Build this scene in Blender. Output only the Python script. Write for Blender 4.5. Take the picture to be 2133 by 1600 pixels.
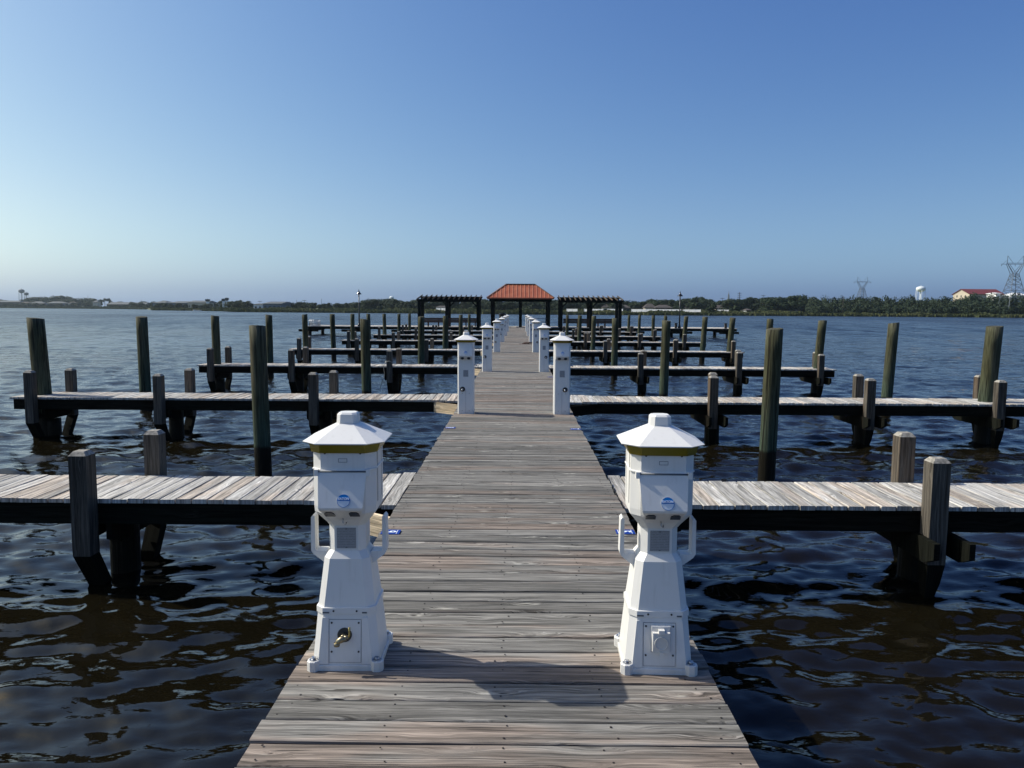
import bpy, bmesh, math, random
import numpy as np
from mathutils import Vector, Matrix
R = math.radians
random.seed(7); rng = np.random.default_rng(7)
for o in list(bpy.data.objects): bpy.data.objects.remove(o)
scene = bpy.context.scene
col = scene.collection

# ------------------------------------------------------------------ camera
F, CX, CY = 1603.0, 1066.5, 800.0
CAMX, CAMZ = 0.055, 1.5
YAW, PITCH, ROLL = R(0.41), R(5.51), 0.0060
fw = Vector((-math.sin(YAW)*math.cos(PITCH), math.cos(YAW)*math.cos(PITCH), -math.sin(PITCH)))
rt0 = Vector((math.cos(YAW), math.sin(YAW), 0))
up0 = rt0.cross(fw)
rt = rt0*math.cos(ROLL) + up0*math.sin(ROLL)
up = up0*math.cos(ROLL) - rt0*math.sin(ROLL)
cam = bpy.data.cameras.new('camera'); camo = bpy.data.objects.new('camera', cam); col.objects.link(camo)
m = Matrix((rt, up, -fw)).transposed().to_4x4(); m.translation = (CAMX, 0, CAMZ); camo.matrix_world = m
cam.sensor_width = 36; cam.lens = F/2133*36; cam.clip_end = 9000; cam.clip_start = 0.05
scene.camera = camo
def at(px, py, Z):
    d = fw + rt*((px-CX)/F) - up*((py-CY)/F)
    t = Z/d.y
    return Vector((CAMX, 0, CAMZ)) + d*t
def px_of(x, y, z):
    d = Vector((x, y, z)) - Vector((CAMX, 0, CAMZ))
    k = d.dot(fw); return CX + F*d.dot(rt)/k, CY - F*d.dot(up)/k

# ------------------------------------------------------------------ light
SUN_EL, SUN_AZ = R(43.5), R(-76)          # azimuth measured from +Y towards +X
w = bpy.data.worlds.new('World'); scene.world = w; w.use_nodes = True
nt = w.node_tree; bg = nt.nodes['Background']
sky = nt.nodes.new('ShaderNodeTexSky'); sky.sky_type = 'NISHITA'; sky.sun_disc = False
sky.sun_elevation = SUN_EL; sky.sun_rotation = SUN_AZ; sky.altitude = 0
sky.air_density = 1.0; sky.dust_density = 2.0; sky.ozone_density = 4.0
# per-channel response of the sky colour (deeper blue away from the sun)
sp_ = nt.nodes.new('ShaderNodeSeparateColor'); cb_ = nt.nodes.new('ShaderNodeCombineColor')
nt.links.new(sky.outputs[0], sp_.inputs[0])
def wm(op, x, y):
    nd = nt.nodes.new('ShaderNodeMath'); nd.operation = op
    for i_, v_ in enumerate((x, y)):
        if isinstance(v_, float): nd.inputs[i_].default_value = v_
        else: nt.links.new(v_, nd.inputs[i_])
    return nd.outputs[0]
raw_ = [wm('MAXIMUM', wm('MULTIPLY', sp_.outputs[i], .1), .012) for i in range(3)]
for i_, (r_, g_, b_, k_) in enumerate(((1.65, -.16, .04, .71), (.57, .66, .03, .59), (.50, -.29, .49, .32))):
    v_ = wm('MULTIPLY', wm('MULTIPLY', wm('POWER', raw_[0], r_), wm('POWER', raw_[1], g_)), wm('MULTIPLY', wm('POWER', raw_[2], b_), math.exp(k_)*10.0))
    nt.links.new(wm('MINIMUM', v_, 30.0), cb_.inputs[i_])
hz_c = nt.nodes.new('ShaderNodeTexCoord'); hz_s = nt.nodes.new('ShaderNodeSeparateXYZ'); nt.links.new(hz_c.outputs['Generated'], hz_s.inputs[0])
hz_r = nt.nodes.new('ShaderNodeMapRange'); hz_r.interpolation_type = 'SMOOTHSTEP'; nt.links.new(hz_s.outputs[2], hz_r.inputs[0])
hz_r.inputs[1].default_value = 0.0; hz_r.inputs[2].default_value = .14; hz_r.inputs[3].default_value = 1.0; hz_r.inputs[4].default_value = 0.0
hz_m = nt.nodes.new('ShaderNodeMix'); hz_m.data_type = 'RGBA'; hz_m.blend_type = 'MULTIPLY'; nt.links.new(hz_r.outputs[0], hz_m.inputs[0])
nt.links.new(cb_.outputs[0], hz_m.inputs[6]); hz_m.inputs[7].default_value = (.93, 1.05, 1.02, 1)
nt.links.new(hz_m.outputs[2], bg.inputs[0]); bg.inputs[1].default_value = 0.1
sl = bpy.data.lights.new('sun', 'SUN'); sl.energy = 4.9; sl.angle = R(0.5); sl.color = (1.0, 0.955, 0.88)
so = bpy.data.objects.new('sun', sl); col.objects.link(so)
sd = Vector((math.sin(SUN_AZ)*math.cos(SUN_EL), math.cos(SUN_AZ)*math.cos(SUN_EL), math.sin(SUN_EL)))
so.rotation_euler = sd.to_track_quat('Z', 'Y').to_euler()
so.location = sd*60
scene.view_settings.view_transform = 'Standard'; scene.view_settings.look = 'None'
scene.view_settings.exposure = 0.0; scene.view_settings.gamma = 1
scene.render.engine = 'CYCLES'
scene.cycles.max_bounces = 6; scene.cycles.volume_bounces = 0

# ------------------------------------------------------------------ material helpers
class NT:
    def __init__(s, name):
        s.m = bpy.data.materials.new(name); s.m.use_nodes = True
        s.t = s.m.node_tree; s.b = s.t.nodes['Principled BSDF']; s.out = s.t.nodes['Material Output']
    def n(s, typ, **kw):
        nd = s.t.nodes.new(typ)
        for k, v in kw.items(): setattr(nd, k, v)
        return nd
    def put(s, sock, v):
        if hasattr(v, 'links') or isinstance(v, bpy.types.NodeSocket): s.t.links.new(v, sock)
        else:
            if isinstance(v, tuple) and len(v) == 3 and sock.type == 'RGBA': v = v+(1,)
            sock.default_value = v
    def math(s, op, a, b=None, c=None, clamp=False):
        nd = s.n('ShaderNodeMath', operation=op); nd.use_clamp = clamp
        s.put(nd.inputs[0], a)
        if b is not None: s.put(nd.inputs[1], b)
        if c is not None: s.put(nd.inputs[2], c)
        return nd.outputs[0]
    def mix(s, f, a, b, blend='MIX'):
        nd = s.n('ShaderNodeMix', data_type='RGBA', blend_type=blend)
        s.put(nd.inputs[0], f); s.put(nd.inputs[6], a); s.put(nd.inputs[7], b)
        return nd.outputs[2]
    def ramp(s, v, lo, hi, a=0.0, b=1.0):
        nd = s.n('ShaderNodeMapRange'); nd.interpolation_type = 'SMOOTHSTEP'
        s.put(nd.inputs[0], v); s.put(nd.inputs[1], lo); s.put(nd.inputs[2], hi); s.put(nd.inputs[3], a); s.put(nd.inputs[4], b)
        return nd.outputs[0]
    def xyz(s, x, y, z):
        nd = s.n('ShaderNodeCombineXYZ'); s.put(nd.inputs[0], x); s.put(nd.inputs[1], y); s.put(nd.inputs[2], z); return nd.outputs[0]
    def sep(s, v):
        nd = s.n('ShaderNodeSeparateXYZ'); s.put(nd.inputs[0], v); return nd.outputs
    def noise(s, v, sc=1.0, det=3.0, rough=.5):
        nd = s.n('ShaderNodeTexNoise'); s.put(nd.inputs['Vector'], v); nd.inputs['Scale'].default_value = sc
        nd.inputs['Detail'].default_value = det; nd.inputs['Roughness'].default_value = rough; return nd.outputs['Fac']
    def bump(s, h, dist=.01, strength=1.0, normal=None):
        nd = s.n('ShaderNodeBump'); s.put(nd.inputs['Height'], h); nd.inputs['Distance'].default_value = dist
        nd.inputs['Strength'].default_value = strength
        if normal is not None: s.put(nd.inputs['Normal'], normal)
        return nd.outputs[0]
    def attr(s, name='rnd'):
        return s.n('ShaderNodeAttribute', attribute_name=name).outputs['Fac']

def plain(name, c, rough=.5, metal=0.0, var=0.0, vs=8.0, bump=0.0, spec=.5):
    k = NT(name); k.b.inputs['Roughness'].default_value = rough; k.b.inputs['Metallic'].default_value = metal
    k.b.inputs['Specular IOR Level'].default_value = spec
    if var:
        tc = k.n('ShaderNodeTexCoord').outputs['Object']
        nz = k.noise(tc, vs, 4)
        f = k.ramp(nz, .3, .7, 1-var, 1+var*.3)
        mm = k.mix(1.0, c, k.xyz(f, f, f), 'MULTIPLY'); k.put(k.b.inputs['Base Color'], mm)
        if bump: k.put(k.b.inputs['Normal'], k.bump(nz, bump))
    else: k.put(k.b.inputs['Base Color'], c)
    return k.m

def wood(name, grey, brown, light, dark, rough=.85, knot=.55, warm=.5, spec=.22):
    k = NT(name)
    uv = k.sep(k.n('ShaderNodeUVMap').outputs[0]); u, v = uv[0], uv[1]
    r = k.attr()
    rz = k.math('MULTIPLY', r, 53.7)
    # large wobble of the grain
    wob = k.noise(k.xyz(k.math('MULTIPLY', u, 1.6), k.math('MULTIPLY', v, 5.0), rz), 1, 3)
    # knots
    vo = k.n('ShaderNodeTexVoronoi', feature='F1'); vo.inputs['Scale'].default_value = 1.0; vo.inputs['Randomness'].default_value = 1.0
    wb2 = k.noise(k.xyz(k.math('MULTIPLY', u, 9.0), k.math('MULTIPLY', v, 30.0), rz), 1, 3)
    k.put(vo.inputs['Vector'], k.xyz(k.math('MULTIPLY_ADD', wb2, .45, k.math('MULTIPLY', u, 3.0)), k.math('ADD', k.math('MULTIPLY_ADD', v, 11.5, k.math('MULTIPLY', wob, .8)), k.math('MULTIPLY', wb2, .30)), rz))
    d = vo.outputs['Distance']; pick = k.sep(vo.outputs['Color'])[0]
    on = k.math('GREATER_THAN', pick, knot)
    kf = k.math('MULTIPLY', k.ramp(d, .55, .0), on)
    core = k.math('MULTIPLY', k.ramp(d, .095, .04), on)
    hside = k.ramp(k.noise(k.xyz(k.math('MULTIPLY', u, 7.0), k.math('MULTIPLY', v, 22.0), k.math('ADD', rz, 2.0)), 1, 3), .42, .60)
    halo = k.math('MULTIPLY', k.math('MULTIPLY', k.math('MULTIPLY', k.ramp(d, .27, .10), hside), k.ramp(d, .05, .10)), on)
    vv = k.math('ADD', k.math('MULTIPLY_ADD', wob, .032, v), k.math('MULTIPLY', kf, .035))
    ring = k.math('MULTIPLY_ADD', k.math('SINE', k.math('MULTIPLY', vv, 560.0)), .5, .5)
    fib = k.noise(k.xyz(k.math('MULTIPLY', u, 5.0), k.math('MULTIPLY', vv, 260.0), rz), 1, 3, .6)
    streak = k.noise(k.xyz(k.math('MULTIPLY', u, 1.4), k.math('MULTIPLY', vv, 42.0), rz), 1, 4, .6)
    patch = k.noise(k.xyz(k.math('MULTIPLY', u, 1.1), k.math('MULTIPLY', v, 6.0), k.math('ADD', rz, 9.0)), 1, 3)
    crack = k.ramp(k.noise(k.xyz(k.math('MULTIPLY', u, 2.6), k.math('MULTIPLY', vv, 110.0), k.math('ADD', rz, 4.0)), 1, 3, .55), .625, .68)
    warmf = k.ramp(k.math('ADD', patch, k.math('MULTIPLY', k.math('SUBTRACT', k.math('FRACT', k.math('MULTIPLY', r, 7.31)), .5), .35)), .44, .66, 0, warm)
    c = k.mix(warmf, grey, brown)
    br = k.math('MULTIPLY_ADD', k.math('FRACT', k.math('MULTIPLY', r, 3.77)), .46, .77)
    br = k.math('MULTIPLY', br, k.ramp(streak, .3, .7, .52, 1.42))
    br = k.math('MULTIPLY', br, k.ramp(fib, .32, .68, .62, 1.3))
    br = k.math('MULTIPLY', br, k.math('MULTIPLY_ADD', ring, .24, .86))
    c = k.mix(1.0, c, k.xyz(br, br, br), 'MULTIPLY')
    c = k.mix(k.math('MULTIPLY', halo, k.math('MULTIPLY', fib, 1.25)), c, light)
    c = k.mix(k.math('MULTIPLY', core, .8), c, dark)
    c = k.mix(k.math('MULTIPLY', crack, .75), c, dark)
    k.put(k.b.inputs['Base Color'], c)
    k.b.inputs['Roughness'].default_value = rough
    k.b.inputs['Specular IOR Level'].default_value = spec
    h = k.math('SUBTRACT', k.math('ADD', k.math('MULTIPLY', fib, .6), k.math('ADD', k.math('MULTIPLY', ring, .25), k.math('MULTIPLY', halo, 1.0))), k.math('ADD', crack, core))
    k.put(k.b.inputs['Normal'], k.bump(h, .0022))
    return k.m

M = {}
M['deck'] = wood('weathered_deck_wood', (.182, .174, .156), (.218, .155, .115), (.52, .50, .43), (.022, .018, .014), knot=.42, warm=.52)
M['finger'] = wood('bleached_finger_wood', (.43, .415, .38), (.42, .345, .27), (.62, .60, .54), (.08, .065, .05), knot=.6, warm=.7)
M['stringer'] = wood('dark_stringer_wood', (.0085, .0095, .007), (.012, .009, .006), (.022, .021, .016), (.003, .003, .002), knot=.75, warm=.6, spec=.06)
M['post'] = wood('grey_post_wood', (.090, .080, .066), (.105, .074, .050), (.17, .155, .13), (.012, .010, .008), knot=.85, warm=.7, spec=.08)
M['fresh'] = wood('fresh_cut_pine', (.62, .50, .34), (.62, .46, .28), (.70, .58, .40), (.28, .17, .08), knot=.7, warm=.5)
M['brownboard'] = wood('red_brown_boards', (.085, .050, .036), (.10, .05, .03), (.14, .09, .06), (.02, .015, .01), knot=.8)

def pile_mat():
    k = NT('treated_pile_wood')
    tc = k.n('ShaderNodeTexCoord').outputs['Object']; x, y, z = k.sep(tc)
    pz = k.sep(k.n('ShaderNodeNewGeometry').outputs['Position'])[2]
    oi = k.n('ShaderNodeObjectInfo').outputs['Random']
    rr = k.math('MULTIPLY', oi, 31.0)
    a = k.math('ADD', x, rr); b = k.math('ADD', y, rr)
    fib = k.noise(k.xyz(k.math('MULTIPLY', a, 70), k.math('MULTIPLY', b, 70), k.math('MULTIPLY', z, 2.5)), 1, 4, .6)
    blot = k.noise(k.xyz(k.math('MULTIPLY', a, 5), k.math('MULTIPLY', b, 5), k.math('MULTIPLY', z, 1.3)), 1, 4)
    crk = k.ramp(k.noise(k.xyz(k.math('MULTIPLY', a, 26), k.math('MULTIPLY', b, 26), k.math('MULTIPLY', z, .55)), 1, 2), .60, .635)
    c = k.mix(k.ramp(blot, .35, .65), (.060, .060, .032), (.078, .080, .050))
    c = k.mix(k.ramp(blot, .52, .75, 0, .6), c, (.10, .07, .042))
    green = k.ramp(pz, .6, -.3, 0, .8)
    c = k.mix(green, c, (.050, .076, .053))
    c = k.mix(k.ramp(k.math('ADD', k.math('MULTIPLY', pz, 4), blot), 5.0, 6.0, 0, .45), c, (.16, .15, .12))
    br = k.ramp(fib, .3, .7, .45, 1.4)
    c = k.mix(1.0, c, k.xyz(br, br, br), 'MULTIPLY')
    wet = k.ramp(k.math('ADD', pz, k.math('MULTIPLY', k.math('SUBTRACT', blot, .5), .15)), -.30, -.36)
    c = k.mix(wet, c, (.010, .009, .006))
    c = k.mix(k.math('MULTIPLY', crk, .8), c, (.012, .010, .007))
    k.put(k.b.inputs['Base Color'], c)
    k.put(k.b.inputs['Roughness'], k.math('MULTIPLY_ADD', wet, -.4, .85))
    k.b.inputs['Specular IOR Level'].default_value = .12
    k.put(k.b.inputs['Normal'], k.bump(k.math('SUBTRACT', fib, crk), .010))
    return k.m
M['pile'] = pile_mat()
k = NT('white_moulded_plastic'); tc = k.sep(k.n('ShaderNodeTexCoord').outputs['Object'])
sk = k.noise(k.xyz(k.math('MULTIPLY', tc[0], 38), k.math('MULTIPLY', tc[1], 38), k.math('MULTIPLY', tc[2], 2.2)), 1, 4, .6)
bl = k.noise(k.xyz(tc[0], tc[1], tc[2]), 9, 4, .6)
c = k.mix(k.ramp(sk, .52, .78, 0, .30), (.71, .70, .665), (.48, .46, .41)); c = k.mix(k.ramp(bl, .56, .74, 0, .22), c, (.55, .53, .46))
lowd = k.math('MULTIPLY', k.ramp(tc[2], .09, .0), k.ramp(bl, .35, .6)); c = k.mix(k.math('MULTIPLY', lowd, .35), c, (.34, .31, .26))
k.put(k.b.inputs['Base Color'], c); k.put(k.b.inputs['Roughness'], k.math('MULTIPLY_ADD', bl, .3, .28)); k.b.inputs['Specular IOR Level'].default_value = .4
M['white'] = k.m
M['whitepaint'] = plain('white_paint', (.78, .78, .76), .6)
M['amber'] = None
k = NT('amber_lens'); k.b.inputs['Base Color'].default_value = (.22, .165, .008, 1); k.b.inputs['Roughness'].default_value = .25
k.b.inputs['Transmission Weight'].default_value = .25; M['amber'] = k.m
M['seam'] = plain('panel_seam_grey', (.10, .11, .12), .6)
M['hole'] = plain('socket_black', (.012, .012, .014), .4)
M['rust'] = plain('socket_brown', (.05, .03, .022), .6)
M['steel'] = plain('galvanised_steel', (.45, .46, .48), .35, .9, .3, 60)
M['brass'] = plain('tarnished_brass', (.30, .26, .17), .35, .85, .3, 60)
M['labelplate'] = None
k = NT('printed_notice_plate'); tc = k.sep(k.n('ShaderNodeTexCoord').outputs['Object'])
ln = k.math('GREATER_THAN', k.math('SINE', k.math('MULTIPLY', tc[2], 900)), .1)
wd = k.math('GREATER_THAN', k.noise(k.xyz(k.math('MULTIPLY', tc[0], 300), 0.0, k.math('MULTIPLY', k.math('FLOOR', k.math('MULTIPLY', tc[2], 143.2)), 7.3)), 1, 1), .42)
k.put(k.b.inputs['Base Color'], k.mix(k.math('MULTIPLY', k.math('MULTIPLY', ln, wd), .45), (.30, .31, .32), (.08, .08, .09)))
k.b.inputs['Roughness'].default_value = .4; M['labelplate'] = k.m
M['blue'] = plain('logo_blue', (.005, .17, .50), .6, spec=.2)
M['plateblue'] = plain('plate_blue', (.010, .045, .26), .8, spec=.1)
M['logowhite'] = plain('logo_pale', (.62, .68, .74), .35)
M['letter'] = plain('letter_white', (.8, .85, .9), .4)
M['postend'] = plain('weathered_end_grain', (.30, .28, .24), .9, var=.5, vs=40)
M['nail'] = plain('rusty_nail', (.022, .016, .013), .6, .3)
k = NT('standing_seam_copper_roof'); tc = k.n('ShaderNodeTexCoord').outputs['Object']
nz = k.noise(tc, 1.5, 4)
k.put(k.b.inputs['Base Color'], k.mix(k.ramp(nz, .35, .65), (.31, .078, .032), (.38, .115, .048))); k.b.inputs['Roughness'].default_value = .5; k.b.inputs['Metallic'].default_value = .15
M['roof'] = k.m
M['rope'] = plain('old_rope', (.06, .03, .025), .9, var=.4, vs=60)
M['ropepale'] = plain('pale_rope', (.35, .34, .30), .9)
M['black'] = plain('black_metal', (.012, .012, .014), .35, .3)
M['bluemetal'] = plain('blue_coated_metal', (.03, .05, .12), .4)
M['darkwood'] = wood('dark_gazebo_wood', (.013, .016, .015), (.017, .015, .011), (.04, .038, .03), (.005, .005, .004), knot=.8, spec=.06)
M['pylon'] = plain('grey_lattice_steel', (.13, .15, .17), .5, .4)
M['tankwhite'] = plain('tank_white', (.68, .73, .72), .5)
M['tankgrey'] = plain('tank_grey', (.10, .12, .14), .7)
M['redroof'] = plain('dark_red_roof', (.13, .018, .022), .8)
M['cream'] = plain('cream_wall', (.50, .43, .33), .8, var=.1, vs=.2)
M['brick'] = plain('brown_brick_wall', (.06, .045, .040), .9, var=.2, vs=.5)
M['shingle'] = plain('grey_brown_shingles', (.060, .050, .045), .9, var=.25, vs=.6)
M['greywall'] = plain('blue_grey_cladding', (.11, .14, .18), .8, var=.1, vs=.3)
M['greyroof'] = plain('grey_metal_roof', (.085, .095, .10), .8, var=.1, vs=.2)
M['glassdark'] = plain('dark_window_glass', (.02, .025, .03), .15)
M['trunk'] = plain('bark', (.07, .055, .042), .9, var=.3, vs=3)

def leafmat(name, c1, c2, c3):
    k = NT(name); r = k.attr()
    oi = k.n('ShaderNodeObjectInfo').outputs['Random']
    c = k.mix(r, c1, c2); c = k.mix(k.math('MULTIPLY', oi, .6), c, c3)
    k.put(k.b.inputs['Base Color'], c); k.b.inputs['Roughness'].default_value = .7; k.b.inputs['Specular IOR Level'].default_value = .2
    tr = k.n('ShaderNodeBsdfTranslucent'); k.put(tr.inputs[0], c)
    ms = k.n('ShaderNodeMixShader'); ms.inputs[0].default_value = .12
    k.t.links.new(k.b.outputs[0], ms.inputs[1]); k.t.links.new(tr.outputs[0], ms.inputs[2]); k.t.links.new(ms.outputs[0], k.out.inputs[0])
    return k.m
M['leaf'] = leafmat('oak_foliage', (.012, .024, .010), (.034, .056, .021), (.022, .036, .018))
M['pineleaf'] = leafmat('pine_foliage', (.012, .022, .013), (.026, .040, .021), (.02, .03, .02))
M['marsh'] = leafmat('marsh_grass_blades', (.045, .060, .020), (.105, .112, .045), (.075, .085, .033))

# water
def water_mat():
    k = NT('brackish_water')
    p = k.n('ShaderNodeNewGeometry').outputs['Position']; x, y, z = k.sep(p)
    dist = k.math('SQRT', k.math('ADD', k.math('MULTIPLY', x, x), k.math('MULTIPLY', y, y)))
    n1 = k.noise(k.xyz(k.math('MULTIPLY', x, 1.0), k.math('MULTIPLY', y, 1.9), 0.0), 7.0, 3, .55)
    n2 = k.noise(k.xyz(k.math('MULTIPLY', x, 1.0), k.math('MULTIPLY', y, 1.6), 3.3), 2.3, 3, .5)
    n3 = k.noise(k.xyz(x, k.math('MULTIPLY', y, 2.0), 7.3), .55, 2, .5)
    big = k.noise(k.xyz(k.math('MULTIPLY', x, .5), k.math('MULTIPLY', y, 1.0), 5.0), .09, 3, .5)
    far = k.ramp(dist, 6.0, 45.0, .0, 1.0)
    gust = k.ramp(big, .35, .65, .80, 1.15)
    h = k.math('ADD', k.math('MULTIPLY', n1, k.math('MULTIPLY_ADD', far, .045, .0030)),
               k.math('ADD', k.math('MULTIPLY', n2, k.math('MULTIPLY_ADD', far, .085, .003)), k.math('MULTIPLY', n3, k.math('MULTIPLY', far, .05))))
    h = k.math('MULTIPLY', h, gust)
    k.put(k.b.inputs['Normal'], k.bump(h, 1.0))
    mur = k.noise(p, .6, 3)
    k.put(k.b.inputs['Base Color'], k.mix(mur, (.0042, .0036, .0018), (.0078, .0064, .0032)))
    st = k.noise(k.xyz(k.math('MULTIPLY', x, .35), k.math('MULTIPLY', y, .06), 2.0), 1, 4, .6)
    st2 = k.noise(k.xyz(k.math('MULTIPLY', x, .02), k.math('MULTIPLY', y, .012), 1.0), 1, 3, .5)
    rgh = k.math('MULTIPLY', k.ramp(dist, 15.0, 200.0, .0, .25), k.math('ADD', k.ramp(st, .35, .65, .5, 1.0), k.ramp(st2, .35, .65, 0, .35)))
    k.put(k.b.inputs['Roughness'], k.math('ADD', rgh, .03)); k.b.inputs['IOR'].default_value = 1.333
    return k.m
M['water'] = water_mat()
k = NT('marsh_soil_and_grass'); p = k.n('ShaderNodeNewGeometry').outputs['Position']; pz = k.sep(p)[2]
nz = k.noise(p, .08, 5); nz2 = k.noise(p, .9, 4)
c = k.mix(k.ramp(nz, .35, .65), (.070, .088, .030), (.125, .120, .055)); c = k.mix(k.ramp(nz2, .3, .7, 0, .5), c, (.045, .06, .022))
c = k.mix(k.ramp(pz, -.35, -.65), c, (.018, .016, .011))
k.put(k.b.inputs['Base Color'], c); k.b.inputs['Roughness'].default_value = .95; M['land'] = k.m

# ------------------------------------------------------------------ mesh builder
class MB:
    def __init__(s): s.v = []; s.f = []; s.uv = []; s.r = []; s.mi = []; s.cur = 0; s.smooth = []
    def face(s, idx, uvs=None, r=0.0, sm=False):
        s.f.append(idx); s.uv.append(uvs or [(s.v[i][0], s.v[i][2]) for i in idx]); s.r.append(r); s.mi.append(s.cur); s.smooth.append(sm)
    def prism(s, A, B, r=None, cap=True, vcum=None, uoff=None, sm=False):
        """loft between rings of equal length; A,B... list of rings"""
        rings = [A, B] if vcum is None else A
        return s.loft([A, B], r, cap, uoff, sm)
    def loft(s, rings, r=None, cap=True, uoff=None, sm=False, capa=True):
        if r is None: r = random.random()
        n = len(rings[0]); base = len(s.v)
        for rg in rings: s.v.extend([tuple(p) for p in rg])
        per = [0.0]
        for i in range(n): per.append(per[-1] + (Vector(rings[0][(i+1) % n]) - Vector(rings[0][i])).length)
        uo, vo = (random.random()*20, random.random()*20) if uoff is None else uoff
        L = [0.0]
        for a, b in zip(rings, rings[1:]):
            L.append(L[-1] + (Vector(b[0]) - Vector(a[0])).length)
        for k_ in range(len(rings)-1):
            for i in range(n):
                j = (i+1) % n
                a0 = base+k_*n+i; a1 = base+k_*n+j; b1 = base+(k_+1)*n+j; b0 = base+(k_+1)*n+i
                s.face([a0, a1, b1, b0], [(uo+L[k_], vo+per[i]), (uo+L[k_], vo+per[i+1]), (uo+L[k_+1], vo+per[i+1]), (uo+L[k_+1], vo+per[i])], r, sm)
        if cap:
            def cf(idx):
                c0 = Vector(s.v[idx[0]]); e = Vector(s.v[idx[1]]) - c0
                e = e.normalized() if e.length > 0 else Vector((1, 0, 0))
                q = [Vector(s.v[i]) - c0 for i in idx]
                return [(uo + .15*t.dot(e), vo + (t - e*t.dot(e)).length) for t in q]
            if capa:
                i0 = [base+i for i in range(n)][::-1]; s.face(i0, cf(i0), r)
            i1 = [base+(len(rings)-1)*n+i for i in range(n)]; s.face(i1, cf(i1), r)
    def box(s, x0, x1, y0, y1, z0, z1, axis=None, r=None):
        dx, dy, dz = x1-x0, y1-y0, z1-z0
        if axis is None: axis = 'xyz'[[dx, dy, dz].index(max(dx, dy, dz))]
        if axis == 'x':
            A = [(x0, y0, z0), (x0, y0, z1), (x0, y1, z1), (x0, y1, z0)]; B = [(x1, p[1], p[2]) for p in A]
        elif axis == 'y':
            A = [(x0, y0, z0), (x1, y0, z0), (x1, y0, z1), (x0, y0, z1)]; A = A[::-1]; B = [(p[0], y1, p[2]) for p in A]; 
        else:
            A = [(x0, y0, z0), (x1, y0, z0), (x1, y1, z0), (x0, y1, z0)]; B = [(p[0], p[1], z1) for p in A]
        s.loft([A, B], r)
    def beam(s, a, b, w, h=None, r=None, upv=(0, 0, 1)):
        a = Vector(a); b = Vector(b); h = h or w; d = (b-a).normalized(); u = Vector(upv)
        if abs(d.dot(u)) > .98: u = Vector((0, 1, 0))
        sx = d.cross(u).normalized(); su = sx.cross(d)
        A = [a - sx*w/2 - su*h/2, a + sx*w/2 - su*h/2, a + sx*w/2 + su*h/2, a - sx*w/2 + su*h/2]
        s.loft([A, [p + (b-a) for p in A]], r)
    def tube(s, pts, rad, seg=8, r=None, cap=True):
        pts = [Vector(p) for p in pts]; rings = []
        rads = rad if isinstance(rad, (list, tuple)) else [rad]*len(pts)
        t0 = (pts[1]-pts[0]).normalized(); u = Vector((0, 0, 1)) if abs(t0.z) < .9 else Vector((1, 0, 0))
        sx = t0.cross(u).normalized()
        for i, p in enumerate(pts):
            t = (pts[min(i+1, len(pts)-1)] - pts[max(i-1, 0)]).normalized()
            sx = (sx - t*sx.dot(t)).normalized(); sy = t.cross(sx)
            rings.append([p + (sx*math.cos(2*math.pi*k_/seg) + sy*math.sin(2*math.pi*k_/seg))*rads[i] for k_ in range(seg)])
        s.loft(rings, r, cap, sm=True)
    def disc(s, c, n, rad, seg=12, th=.002, r=None):
        c = Vector(c); n = Vector(n).normalized(); s.tube([c, c + n*th], rad, seg, r)
    def plank(s, axis, a0, a1, c0, c1, top, th=.035, r=None, seg=8, warp=.0012, slant0=0, slant1=0):
        """board along axis from a0..a1, across c0..c1; chamfered upper edges, slightly warped"""
        if r is None: r = random.random()
        ch = .004; cm = (c0+c1)/2; hw = (c1-c0)/2
        tilt = random.gauss(0, .0012); dz = random.gauss(0, .0012)
        ph = random.random()*6.28; ph2 = random.random()*6.28
        rings = []
        for i in range(seg+1):
            t = i/seg; a = a0 + (a1-a0)*t
            wz = dz + warp*math.sin(ph + t*5.0); e0 = random.gauss(0, .0008); e1 = random.gauss(0, .0008)
            sec = [(-hw+e0, -th), (-hw+e0, -ch+wz-tilt), (-hw+ch+e0, wz-tilt), (hw-ch+e1, wz+tilt), (hw+e1, -ch+wz+tilt), (hw+e1, -th)]
            ring = []
            for (cc, zz) in sec:
                aa = a
                if i == 0: aa += slant0*(cc/hw)
                if i == seg: aa += slant1*(cc/hw)
                ring.append((aa, cm+cc, top+zz) if axis == 'x' else (cm+cc, aa, top+zz))
            if axis == 'y': ring = ring[::-1]
            rings.append(ring)
        s.loft(rings, r)
    def build(s, name, mats, parent=None, sharp=True):
        me = bpy.data.meshes.new(name)
        me.from_pydata(s.v, [], s.f)
        if not isinstance(mats, (list, tuple)): mats = [mats]
        for mm in mats: me.materials.append(mm)
        uvl = me.uv_layers.new(name='UVMap')
        flat = [c for f in s.uv for p in f for c in p]
        uvl.data.foreach_set('uv', flat)
        at_ = me.attributes.new('rnd', 'FLOAT', 'FACE'); at_.data.foreach_set('value', s.r)
        me.polygons.foreach_set('material_index', s.mi)
        me.polygons.foreach_set('use_smooth', s.smooth)
        me.update()
        bm = bmesh.new(); bm.from_mesh(me); bmesh.ops.recalc_face_normals(bm, faces=bm.faces); bm.to_mesh(me); bm.free()
        o = bpy.data.objects.new(name, me); col.objects.link(o)
        if parent is not None: o.parent = parent
        return o

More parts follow.
